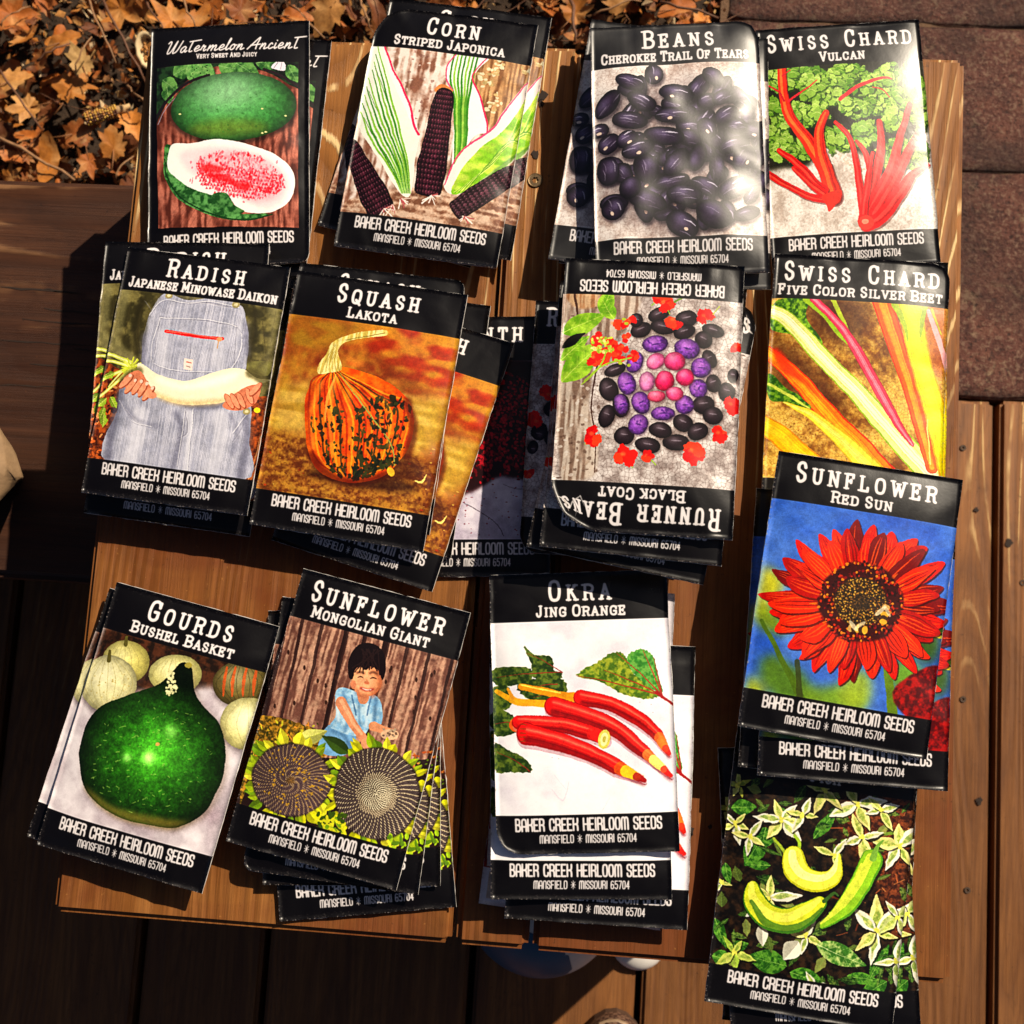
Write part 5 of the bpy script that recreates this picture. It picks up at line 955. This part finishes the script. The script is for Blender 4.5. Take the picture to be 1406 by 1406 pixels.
def art_okra():
    c = Canvas(zq([(672,791),(916,781),(932,1168),(682,1175)], 640, 770, 2.652)); P, L, E, B = c.poly, c.line, c.ell, c.ball
    photo_rect(c, c.mix((222,216,226),(246,243,248), noise(3,80),.3,.6))
    for p in ([(310,830),(350,870),(370,800)],[(320,780),(360,830)],[(480,930),(520,860)]): L(p,[2,6,2],(200,190,206),True,.5)
    def jag(pts,col,n=6,amp=7):
        p=curve_pts(pts,True,n); k=np.array([1+((i%2)*2-1)*amp/110*c.rs.rand() for i in range(len(p))]); m=p.mean(0); P([tuple(q) for q in m+(p-m)*k[:,None]],col,False)
    G=c.mix((40,60,26),(96,112,46),noise(6,12)); G2=c.mix((76,104,34),(150,160,60),noise(7,12))
    for pts in ([(215,315),(250,345),(310,350),(320,400),(350,410),(330,440),(250,430),(235,380)],[(100,400),(180,390),(240,400),(230,440),(150,460),(100,450)],[(200,440),(300,430),(360,440),(350,500),(250,515),(190,480)],[(95,470),(150,460),(160,530),(120,550),(95,540)],[(100,545),(160,560),(190,590),(170,630),(100,640)],[(100,670),(150,690),(210,720),(238,765),(160,772),(105,770)]): jag(pts,G); 
    for a,b in (((350,408),(220,340)),((350,408),(110,430)),((330,450),(220,470)),((180,590),(105,600)),((230,765),(110,700)),((340,480),(240,500))): L([a,((a[0]+b[0])/2,(a[1]+b[1])/2-6),b],[4,1],(130,50,40))
    jag([(400,420),(470,370),(540,330),(580,350),(600,400),(640,440),(700,490),(650,500),(560,480),(480,440)],G2,8,5); jag([(585,345),(640,320),(680,350),(700,430),(710,480),(650,450),(600,400)],c.mix((60,120,50),(110,160,80),noise(8,10)),8,5)
    for b in ((400,420),(545,335),(640,320),(680,350),(500,400)): L([(710,490),((710+b[0])/2,(490+b[1])/2-6),b],[6,1.5],(150,60,40))
    L([(690,480),(720,500),(760,530)],[14,10,8],(150,30,30))
    def pod(pts,w,tip):
        L([(x+4,y+12) for x,y in pts],[v*1.05 for v in w],(170,120,130),True,.55); L(pts,w,(150,10,16)); L([(x,y-2) for x,y in pts],[v*.86 for v in w],(206,28,28))
        for o,cl in ((-.22,(240,90,60)),(.05,(230,60,44)),(.25,(150,12,18))): L([(x+w[1]*o*.2,y+w[1]*o) for x,y in pts],[3,5,2],cl,True,.75)
        c.sline([(x,y-w[1]*.22) for x,y in pts],[w[0]*.18,w[1]*.22,w[2]*.16,4],(250,140,120),3,.55); c.sline([(x,y+w[1]*.30) for x,y in pts],[w[0]*.3,w[1]*.34,w[2]*.3,6],(96,6,12),4,.65); [c.ell(pts[1][0]+rnd(c,-120,160),pts[1][1]+rnd(c,-20,60),2,2,(120,10,14),0,0,.3) for _ in range(8)]
        p=curve_pts(pts,False,6); m=len(p); 
        for q,cl,al in zip((.76,.83,.9),tip,(.6,.9,.75)):
            i=int(m*q); j=min(i+max(m//9,2),m-1); ww=np.interp([i/m,j/m],np.linspace(0,1,len(w)),w)*.9; L([tuple(p[i]),tuple(p[j])],[ww[0],ww[1]],cl,False,al)
    L([(200,462),(280,475),(340,490),(420,500)],[24,28,30,36],(214,140,30)); L([(200,455),(340,480)],[6,6],(250,206,90))
    pod([(415,500),(520,520),(620,570),(690,630),(735,700)],[54,52,54,44,14],((236,150,50),(240,120,40),(200,50,30)))
    L([(110,480),(180,515),(240,520),(320,525)],[16,26,26,34],(226,160,40)); L([(150,470),(165,500)],[10,16],(220,150,50))
    pod([(315,530),(420,560),(540,610),(640,690),(740,780)],[70,66,62,48,12],((240,170,80),(248,226,130),(200,40,30)))
    L([(180,600),(230,605)],[50,46],(226,100,40)); pod([(190,590),(320,595),(430,620),(500,645)],[50,54,52,46],((206,40,34),(206,40,34),(206,40,34)))
    E(500,650,22,34,(206,196,100),8); E(500,650,14,24,(236,230,160),8); E(500,650,6,12,(190,180,90),8)
    pod([(220,630),(340,660),(450,700),(540,745),(645,795)],[80,66,60,54,12],((226,120,30),(246,190,50),(140,16,20)))
    for i in range(5): L([(215,600+14*i),(195,598+15*i)],3,(120,60,30))
    c.clip=None; furniture(c,'OKRA','JING ORANGE',(.33,.68),(.26,.76)); return c
def art_back():
    c = Canvas(None); c.a[:] = np.array((214, 208, 214))/255
    c.poly([(0, 380), (170, 380), (170, 748), (0, 748)], c.mix((104, 10, 20), (140, 22, 30), noise(4, 20)), False)
    c.poly([(20, 760), (60, 760), (60, 840), (20, 840)], (186, 160, 140), False)
    return c
# ---------------------------------------------------------------- seed packets
def make_image(name, arr):
    a = np.clip(arr, 0, 1)
    im = bpy.data.images.new(name, CW, CH, alpha=False); px = np.ones((CH, CW, 4), np.float32); px[..., :3] = a[::-1]
    im.pixels.foreach_set(px.ravel()); im.update(); return im
def finish(a, seed):
    """print texture: slight blur of the flat paint, ink grain and mottling"""
    y0, y1 = int(.176*CH), int(.863*CH); Y, X = np.mgrid[0:CH, 0:CW].astype(np.float32); b = a.copy()
    dx = (noise(41, 46, 2)-.5)*5+(noise(42, 4, 2)-.5)*1.6; dy = (noise(43, 46, 2)-.5)*5+(noise(44, 4, 2)-.5)*1.6
    edge = np.clip(np.minimum(np.minimum(Y-y0, y1-1-Y), np.minimum(X, CW-1-X)+9)/9, 0, 1)
    if seed == 0: edge = np.clip(np.minimum(np.minimum(Y-y0, y1-1-Y), np.minimum(X-40, CW-50-X))/12, 0, 1)
    sy = np.clip(Y+dy*edge, 0, CH-1).astype(int); sx = np.clip(X+dx*edge, 0, CW-1).astype(int); wz = a[sy, sx]; b[y0:y1] = wz[y0:y1]
    b = (b*2+np.roll(b, 1, 0)+np.roll(b, -1, 0)+np.roll(b, 1, 1)+np.roll(b, -1, 1))/6
    f = b.copy(); r0 = 5
    for ax_ in (0, 1):
        cs = np.cumsum(np.pad(f, [(r0+1, r0) if a_ == ax_ else (0, 0) for a_ in (0, 1, 2)], mode='edge'), axis=ax_)
        f = (np.take(cs, range(2*r0+1, cs.shape[ax_]), ax_)-np.take(cs, range(0, cs.shape[ax_]-2*r0-1), ax_))/(2*r0+1)
    pm = np.zeros((CH, CW, 1), np.float32); pm[y0+1:y1-1] = 1
    b = np.clip(b+pm*.45*(b-f), 0, 1); g0 = b.mean(-1, keepdims=True); b = np.clip(g0+(b-g0)*(1+.14*pm), 0, 1); b = b*(1-pm*.35)+pm*.35*(b*b*(3-2*b))
    lum = b.mean(-1, keepdims=True); r = np.random.RandomState(seed)
    g = noise(31, 3, 2)[..., None]-.5; g2 = noise(32, 14, 3)[..., None]-.5; m = np.clip(lum*4, 0, 1)*np.clip((1.06-lum)*5, .15, 1)
    w_ = np.clip((b.min(-1, keepdims=True)-.55)*4, 0, 1); b = b*(1+m*(g*.26+g2*.30)*(1-.75*w_))+m*(r.rand(CH, CW, 1)-.5)*.05
    ed = np.minimum(np.minimum(X, CW-1-X), np.minimum(Y, CH-1-Y)); wr = np.clip((noise(51, 5, 3)-.60)*14, 0, 1)*np.clip(1-ed/4.5, 0, 1)+np.clip((noise(52, 3, 2)-.72)*12, 0, 1)*np.clip(1-ed/26, 0, 1)*.5; wr = np.clip(wr, 0, 1)[..., None]
    return b*(1-wr*.8)+np.array((.66, .62, .60))*wr*.8
def mat_print(name, img):
    k = NT(name); uv = k.n('TexCoord').outputs['UV']; t = k.n('TexImage'); t.image = img; t.interpolation = 'Cubic'; t.extension = 'EXTEND'; k.l(uv, t.inputs['Vector'])
    v = k.coords(True); n1 = k.noise(v, 38, 3, .5, .4); n2 = k.noise(v, 900, 3, .6)
    lo_, hi_ = (.36, .50) if 'beans' in name else (.25, .37)
    k.l(t.outputs['Color'], k.b.inputs['Base Color']); k.l(k.ramp(n1, [(.3, lo_), (.7, hi_)]), k.b.inputs['Roughness']); k.b.inputs['Specular IOR Level'].default_value = .8 if 'beans' in name else .42
    k.l(k.bump(n2, .10, .0002, k.bump(n1, .22, .0014)), k.b.inputs['Normal']); return k.m
ARTS = {'watermelon': art_watermelon, 'corn': art_corn, 'beans': art_beans, 'vulcan': art_vulcan, 'radish': art_radish, 'squash': art_squash, 'amaranth': art_amaranth, 'runner': art_runner, 'fivecolor': art_fivecolor, 'redsun': art_redsun, 'pepper': art_pepper, 'gourd': art_gourd, 'mongolian': art_mongolian, 'okra': art_okra, 'back': art_back}
PM = {}
for i, (n, f) in enumerate(ARTS.items()): PM[n] = mat_print('print_'+n, make_image('print_'+n, finish(f().a, i)))
M_PAPER = mat_plain('white_packet_paper', (.72, .69, .66), .55, .05, 300, .1, .0002)
def packet_mesh(w, h, T, seed, corner=None, rough=1.0, lumps=0, flat=1.0):
    nx, ny = 34, 52; rs = np.random.RandomState(seed); U, V = np.meshgrid(np.linspace(0, 1, nx+1), np.linspace(0, 1, ny+1)); a = np.abs(2*U-1); b = np.abs(2*V-1)
    dome = (1-a**(2.5*flat))*(1-b**(3.4*flat)); dome *= .86+.14*np.sin(V*3.1+.3); dome *= 1+.10*np.sin(U*5+rs.rand()*6)*np.sin(V*6+rs.rand()*6)
    ZE = .36*T; Z = ZE+.0004+(T-ZE-.0004)*dome
    wr = np.zeros_like(Z); X = (U-.5)*w; Y = (.5-V)*h
    for _ in range(26):
        # creases mostly start at the edges and fade inwards
        side = rs.randint(4); p = rs.rand(); e = {0: (-w/2, (p-.5)*h), 1: (w/2, (p-.5)*h), 2: ((p-.5)*w, h/2), 3: ((p-.5)*w, -h/2)}[side]
        an = math.atan2(-e[1], -e[0])+rs.uniform(-.9, .9); L = rs.uniform(.008, .032); dx, dy = math.cos(an), math.sin(an); s = (X-e[0])*dx+(Y-e[1])*dy; d = -(X-e[0])*dy+(Y-e[1])*dx
        wr += rs.uniform(-.00042, .00042)*np.exp(-(d/rs.uniform(.0012, .004))**2)*np.clip(1-s/L, 0, 1)*(s > -.004)
    for _ in range(7):
        cx, cy = rs.uniform(-w/2, w/2), rs.uniform(-h/2, h/2); wr += rs.uniform(-.0006, .0006)*np.exp(-((X-cx)**2+(Y-cy)**2)/rs.uniform(.008, .02)**2)
    for _ in range(lumps):
        cx, cy = rs.uniform(-w*.4, w*.4), rs.uniform(-h*.38, h*.3); wr += .00042*np.exp(-((X-cx)**2+(Y-cy)**2)/rs.uniform(.004, .007)**2)
    Z = Z+wr*rough
    Z += .00025*np.sin(V*170)*(V < .03)
    ex = .00022*np.cumsum(rs.randn(ny+1)*.4); ex -= np.linspace(ex[0], ex[-1], ny+1)
    X = X+np.where(a > .98, np.sign(X)*.0+ex[:, None]*.5, ex[:, None]*.5)
    if corner:
        for (cu, cv, r, dep) in corner:
            d = np.clip(1-np.hypot((U-cu)*w, (V-cv)*h)/r, 0, 1); X += -np.sign(cu-.5)*d**1.3*r*.32; Y += np.sign(cv-.5)*d**1.3*r*.32; Z += dep*d
    Z = np.maximum(Z, ZE+.0001)
    me = bpy.data.meshes.new('front_panel'); n = (nx+1)*(ny+1)
    top = np.stack([X, Y, Z], -1).reshape(-1, 3)
    per = [j for j in range(nx+1)]+[i*(nx+1)+nx for i in range(1, ny+1)]+[ny*(nx+1)+j for j in range(nx-1, -1, -1)]+[i*(nx+1) for i in range(ny-1, 0, -1)]
    sk = top[per].copy(); sk[:, 2] = ZE-.0001
    f = [(i*(nx+1)+j, (i+1)*(nx+1)+j, (i+1)*(nx+1)+j+1, i*(nx+1)+j+1) for i in range(ny) for j in range(nx)]; m = len(per)
    f += [(per[(i+1) % m], n+(i+1) % m, n+i, per[i])[::-1] for i in range(m)]
    me.from_pydata(np.concatenate([top, sk]).tolist(), [], f)
    uvs = np.stack([U, 1-V], -1).reshape(-1, 2); uva = np.concatenate([uvs, uvs[per]]); uv = me.uv_layers.new(name='UVMap'); idx = np.zeros(len(me.loops), int); me.loops.foreach_get('vertex_index', idx); uv.data.foreach_set('uv', uva[idx].ravel())
    me.polygons.foreach_set('use_smooth', [True]*(nx*ny)+[False]*m); me.update()
    bk = bpy.data.meshes.new('back_panel'); c = sk.mean(0); lo = sk.copy(); d = sk[:, :2]-c[:2]; ln = np.linalg.norm(d, axis=1)[:, None]; lo[:, :2] += d/ln*.00013*(1+.6*rs.randn(m)[:, None]); lo[:, 2] = ZE-.00012; l2 = lo.copy(); l2[:, 2] = ZE-.0004; l3 = l2.copy(); l3[:, :2] = c[:2]+(l2[:, :2]-c[:2])*.62; l3[:, 2] = 0
    vv = np.concatenate([lo, l2, l3, [[c[0], c[1], 0]], [[c[0], c[1], ZE-.00012]]]); fc = [(q+i, q+(i+1) % m, q+m+(i+1) % m, q+m+i) for q in (0, m) for i in range(m)]+[(2*m+i, 2*m+(i+1) % m, 3*m) for i in range(m)]+[((i+1) % m, i, 3*m+1) for i in range(m)]
    bk.from_pydata(vv.tolist(), [], fc); bk.update(); bk.materials.append(M_PAPER)
    return me, bk
PK = [
('D1',0.3429,0.3760,0.0000,5.88,0.0769,0.1204,0.0055),
('A2',0.0531,0.3595,0.0000,-1.29,0.0780,0.1231,0.0065),
('A1',0.0494,0.3631,0.0053,4.90,0.0780,0.1218,0.0065),
('B3',0.1464,0.3766,0.0000,-13.60,0.0769,0.1218,0.0065),
('B2',0.1553,0.3756,0.0053,-5.68,0.0793,0.1217,0.0060),
('B1',0.1504,0.3690,0.0101,-5.70,0.0773,0.1207,0.0065),
('C6',0.2607,0.3679,0.0000,-0.55,0.0786,0.1221,0.0060),
('C5',0.2604,0.3657,0.0048,-0.55,0.0778,0.1209,0.0060),
('C4',0.2543,0.3651,0.0096,-4.62,0.0765,0.1180,0.0060),
('C2',0.2512,0.3634,0.0144,-6.57,0.0761,0.1176,0.0065),
('C3',0.2661,0.3549,0.0197,2.66,0.0761,0.1187,0.0065),
('C1',0.2623,0.3593,0.0250,4.44,0.0761,0.1184,0.0075),
('I2',0.3507,0.2594,0.0012,0.17,0.0790,0.1210,0.0060),
('I1',0.3488,0.2578,0.0060,-1.04,0.0791,0.1212,0.0060),
('E4',0.0447,0.2432,0.0059,-4.63,0.0794,0.1172,0.0060),
('E3',0.0445,0.2359,0.0107,-4.80,0.0785,0.1173,0.0060),
('E2',0.0394,0.2507,0.0155,1.53,0.0777,0.1169,0.0060),
('E1',0.0460,0.2434,0.0203,-4.66,0.0770,0.1156,0.0060),
('H1',0.1733,0.2234,0.0000,3.64,0.0773,0.1219,0.0050),
('F5',0.1364,0.2331,0.0038,-4.97,0.0784,0.1191,0.0060),
('F3',0.1407,0.2219,0.0086,-14.31,0.0775,0.1198,0.0060),
('F2',0.1264,0.2410,0.0134,-3.98,0.0778,0.1183,0.0060),
('F1',0.1259,0.2342,0.0182,-5.73,0.0793,0.1185,0.0060),
('P2',0.2370,0.0776,0.0000,-3.95,0.0800,0.1224,0.0060),
('P1',0.2338,0.0983,0.0048,0.40,0.0770,0.1232,0.0060),
('N3',0.2434,0.0767,0.0096,0.74,0.0780,0.1200,0.0060),
('N2',0.2332,0.0868,0.0144,4.04,0.0769,0.1188,0.0060),
('N1',0.2336,0.1069,0.0192,5.33,0.0773,0.1190,0.0055),
('G5',0.2454,0.2335,0.0017,0.56,0.0775,0.1162,0.0060),
('G2',0.2405,0.2329,0.0065,-0.36,0.0782,0.1170,0.0060),
('G6',0.2500,0.2368,0.0198,-1.09,0.0761,0.1192,0.0060),
('G7',0.2531,0.2353,0.0246,-3.16,0.0761,0.1221,0.0060),
('G8',0.2513,0.2350,0.0294,-2.17,0.0761,0.1197,0.0060),
('G4',0.2529,0.2296,0.0342,-8.94,0.0761,0.1227,0.0060),
('G3',0.2526,0.2326,0.0390,-2.91,0.0761,0.1193,0.0060),
('G1',0.2532,0.2404,0.0438,179.70,0.0761,0.1170,0.0060),
('M4',0.1348,0.0700,0.0000,8.95,0.0790,0.1197,0.0060),
('M3',0.1323,0.0838,0.0048,3.99,0.0789,0.1206,0.0060),
('M2',0.1316,0.0855,0.0096,-3.43,0.0782,0.1203,0.0060),
('M1',0.1319,0.0931,0.0144,-11.19,0.0777,0.1228,0.0060),
('L2',0.0401,0.0816,0.0048,-12.91,0.0796,0.1160,0.0075),
('L1',0.0463,0.0833,0.0111,-11.41,0.0777,0.1200,0.0075),
('K3',0.3411,0.0357,0.0000,-1.89,0.0766,0.1156,0.0060),
('K2',0.3384,0.0384,0.0048,5.00,0.0793,0.1182,0.0060),
('K1',0.3355,0.0435,0.0096,-4.67,0.0783,0.1159,0.0060),
('J4',0.3465,0.1456,0.0135,-1.23,0.0785,0.1179,0.0060),
('J3',0.3416,0.1467,0.0183,-1.57,0.0783,0.1199,0.0060),
('J2',0.3480,0.1435,0.0231,-0.80,0.0781,0.1174,0.0060),
('J1',0.3438,0.1600,0.0279,-6.26,0.0780,0.1184,0.0055),
]
G = 'seed packets laid out in stacks on the table'
LAB = {
'A1': ('watermelon', 'black packet with a whole and a cut watermelon, upper left corner of the table'), 'A2': ('watermelon', 'black packet mostly hidden under the watermelon packet, a strip showing at its right'),
'B1': ('corn', 'corn packet with dark purple cobs and striped leaves, top of its stack'), 'B2': ('corn', 'corn packet peeking out above and right of the top corn packet'), 'B3': ('corn', 'corn packet at the bottom of the corn stack, tilted most, showing at lower left'),
'C1': ('beans', 'shiny black beans packet with strong sun glare, top of the bean stack'), 'C2': ('beans', 'black beans packet tilted clockwise, showing at the left of the bean stack'), 'C3': ('beans', 'black beans packet showing as a strip right of the glaring top one'),
'C4': ('beans', 'black beans packet buried low in the bean stack, its left edge in shadow'), 'C5': ('beans', 'black beans packet second from the bottom of the bean stack'), 'J4': ('redsun', 'red sunflower packet buried at the very bottom of its stack'), 'I2': ('fivecolor', 'swiss chard packet buried under the one with white, pink and yellow stalks'), 'G5': ('runner', 'runner bean packet buried at the bottom of its stack'),
'C6': ('beans', 'lowest black beans packet, pressed on the table under the bean stack'), 'G6': ('runner', 'runner bean packet buried just above the one showing at the left of its stack'), 'G7': ('runner', 'runner bean packet buried halfway up the tall stack under the upside down one'), 'G8': ('runner', 'runner bean packet buried fourth from the top of the tall runner bean stack'),
'D1': ('vulcan', 'swiss chard packet with red stems and crinkled green leaves, upper right corner'), 'E1': ('radish', 'radish packet with a long white daikon held over striped overalls, top of its stack'), 'E2': ('radish', 'radish packet poking out up and left behind the top radish packet'),
'E3': ('radish', 'shaded radish packet whose lower edge shows below the top radish packet'), 'E4': ('radish', 'lowest radish packet, only a dark edge showing at the right of its stack'),
'F1': ('squash', 'squash packet with an orange and green striped squash, top of its stack'), 'F2': ('squash', 'squash packet whose black header shows just above the top squash packet'), 'F3': ('squash', 'squash packet swung out to the right under the top squash packet'),
'F5': ('squash', 'squash packet with only its black upper right corner showing above the amaranth packet'), 'H1': ('amaranth', 'amaranth packet with dark red plumes on white, between squash and runner beans'),
'G1': ('runner', 'upside down runner bean packet with a spiral of purple and pink beans'), 'G2': ('runner', 'upright runner bean packet showing as a strip left of the upside down one'), 'G3': ('runner', 'runner bean packet whose shaded footer shows directly below the upside down one'), 'G4': ('runner', 'tilted runner bean packet with its corner showing right of the upside down one'),
'I1': ('fivecolor', 'swiss chard packet with white, pink, orange and yellow stalks'), 'J1': ('redsun', 'sunflower packet with one big red flower on blue sky, top of its stack'), 'J2': ('redsun', 'red sunflower packet whose footer shows below the top one, at the right'), 'J3': ('redsun', 'lowest red sunflower packet, a dark edge showing at the left of its stack'),
'K1': ('pepper', 'pepper packet with curved yellow green peppers and pale leaves, bottom right'), 'K2': ('pepper', 'pepper packet showing as a strip at the right of the top pepper packet'), 'K3': ('pepper', 'lowest pepper packet, its black footer showing under the top pepper packet'),
'L1': ('gourd', 'gourd packet with a big round green gourd, lower left'), 'L2': ('gourd', 'gourd packet under the top one, a grey sliver showing at its left'),
'M1': ('mongolian', 'sunflower packet with a smiling child behind giant seed heads, top of its stack'), 'M2': ('mongolian', 'giant sunflower packet directly under the top one, fanned out below it'), 'M3': ('mongolian', 'giant sunflower packet third from the top of the fan'), 'M4': ('mongolian', 'giant sunflower packet at the bottom of the fan, tilted the other way'),
'N1': ('okra', 'okra packet with red orange pods on white marble, top of its stack'), 'N2': ('okra', 'okra packet whose footer shows directly below the top okra packet'), 'N3': ('okra', 'okra packet showing at the right and bottom of the okra stack'), 'P1': ('back', 'white backed packet with a dark red band showing left of the okra stack'), 'P2': ('back', 'lowest white backed packet with its pale lower left corner out of the okra stack'),
}
CORN = {'A1': [(1, 1, .004, .0005)], 'F2': [(1, 0, .004, .0006)], 'M2': [(0, 1, .004, .0006)], 'B1': [(0, 0, .016, .001)], 'G1': [(1, 0, .020, .0015)], 'N1': [(0, 1, .010, .001)], 'I1': [(1, 0, .008, .0006)], 'G4': [(1, 0, .010, .001)], 'G2': [(0, 1, .008, .001)], 'C1': [(1, 0, .010, .0015)]}
for i, (k, x, y, z, r, w, h, T) in enumerate(PK):
    des, lab = LAB[k]; me, bk = packet_mesh(w, h, T, 100+i, CORN.get(k), 1.9 if k in ('C1', 'G1', 'B1') else 1.45, 34 if k[0] == 'C' else 0, 1.6 if k in ('N1', 'J1') else 1.25)
    e = empty('seed_packet', (x, y, z+.0004), (0, 0, rad(r)), label=lab, category='seed packet', group=G)
    me.materials.append(PM[des]); obj('front_panel', me, None, e); obj('back_panel', bk, None, e)

# ---------------------------------------------------------------- things round the table
bag = empty('paper_bag', (0, 0, 0), label='crumpled brown paper bag corner reaching in over the bench at the left edge', category='paper bag')
T0 = at(32, 655, -.058); bm = bmesh.new()
P = {k: at(*q) for k, q in dict(a=(-4, 583, -.052), b=(32, 656, -.060), c=(-6, 695, -.052), d=(-160, 560, -.03), e=(-170, 720, -.03), m=(8, 640, -.046), a2=(-4, 583, -.098), b2=(30, 657, -.0985), c2=(-6, 693, -.098), d2=(-160, 560, -.098), e2=(-170, 720, -.098), n=(14, 612, -.055), n2=(22, 662, -.055), o=(20, 655, -.052)).items()}
V = {k: bm.verts.new(p) for k, p in P.items()}
for f in (('a', 'n', 'm'), ('n', 'b', 'o'), ('n', 'o', 'm'), ('o', 'b', 'n2'), ('m', 'o', 'n2'), ('m', 'n2', 'c'), ('a', 'm', 'd'), ('d', 'm', 'e'), ('m', 'c', 'e'), ('a', 'a2', 'b2', 'b', 'n'), ('b', 'b2', 'c2', 'c', 'n2'), ('c', 'c2', 'e2', 'e'), ('d', 'd2', 'a2', 'a'), ('e', 'e2', 'd2', 'd')): bm.faces.new([V[q] for q in f])
bmesh.ops.recalc_face_normals(bm, faces=bm.faces); bmesh.ops.subdivide_edges(bm, edges=bm.edges[:], cuts=3, use_grid_fill=True)
for q in bm.verts:
    nn = mnoise.noise_vector(q.co*90); q.co += nn*.0016
obj('bag_body', bm, mat_plain('kraft_paper', (.25, .155, .08), .75, .15, 150, .6, .001), bag, smooth=True)

ball = empty('play_ball', (.2150, -.0500, GZ+.058), (0, 0, 0), label='blue and white ball in the shade under the front edge of the table', category='ball')
axis = Vector((-.2, -.75, .6)).normalized()
for nm, col, sel in (('blue_panel', (.015, .075, .14), True), ('white_panel', (.62, .56, .48), False)):
    bm = bmesh.new(); bmesh.ops.create_icosphere(bm, subdivisions=6, radius=.058)
    kill = [f for f in bm.faces if ((f.calc_center_median().normalized()@axis if False else f.calc_center_median().normalized().dot(axis)) > .80) != sel]; bmesh.ops.delete(bm, geom=kill, context='FACES')
    if sel:
        for q in bm.verts: q.co *= 1.004
    obj(nm, bm, mat_plain('ball_'+nm, col, .45, .08, 80, .1), ball, smooth=True)
w = at(877, 1296, GZ+.012); bm = bmesh.new(); bmesh.ops.create_uvsphere(bm, u_segments=32, v_segments=16, radius=1)
for q in bm.verts: q.co = Vector((q.co.x*.022, q.co.y*.022, max(q.co.z, -.2)*.014))
lid = obj('round_lid', bm, mat_plain('white_plastic', (.78, .74, .68), .4, .05, 80, .05), None, (w.x, w.y, GZ+.003), smooth=True, label='small white round lid lit by the sun beside the ball', category='lid')
shoe = empty('woven_shoe', (.2735, -.202, GZ), (0, 0, rad(-4)), label='toe of a brown woven shoe at the bottom edge of the picture', category='shoe')
def toe(z0, z1, k, seg=24, lev=7):
    bm = bmesh.new(); rings = []
    for j in range(lev+1):
        t = j/lev; zz = z0+(z1-z0)*t; s = math.sqrt(max(0, 1-(t*.98)**2.4)) if k == 'up' else 1
        rings.append([bm.verts.new((.033*s*math.cos(a), (.058 if math.sin(a) > 0 else .16)*s*math.sin(a)*(1 if math.sin(a) > 0 else 1), zz)) for a in [i/seg*6.2832 for i in range(seg)]])
    for a, b in zip(rings[:-1], rings[1:]):
        for i in range(seg): bm.faces.new((a[i], a[(i+1) % seg], b[(i+1) % seg], b[i]))
    bm.faces.new(rings[-1]); return bm
obj('sole', toe(.001, .010, 'sole', lev=1), mat_plain('shoe_sole', (.07, .035, .02), .7), shoe)
ks = NT('woven_leather'); v = ks.coords(False); ch = ks.n('TexChecker', Scale=320); ks.l(v, ch.inputs['Vector']); ch.inputs['Color1'].default_value = (.15, .08, .05, 1); ch.inputs['Color2'].default_value = (.045, .02, .014, 1); ks.l(ch.outputs['Color'], ks.b.inputs['Base Color']); ks.l(ks.bump(ch.outputs['Fac'], .8, .001), ks.b.inputs['Normal']); ks.b.inputs['Roughness'].default_value = .42
obj('upper', toe(.010, .042, 'up'), ks.m, shoe, smooth=True)
bm = bmesh.new(); tube(bm, [Vector((.0305*math.cos(a), .054*math.sin(a), .021)) for a in [i/16*math.pi for i in range(17)]], .0022, .0022, 8); obj('toe_trim', bm, mat_plain('pale_trim', (.26, .17, .10), .5), shoe, smooth=True)
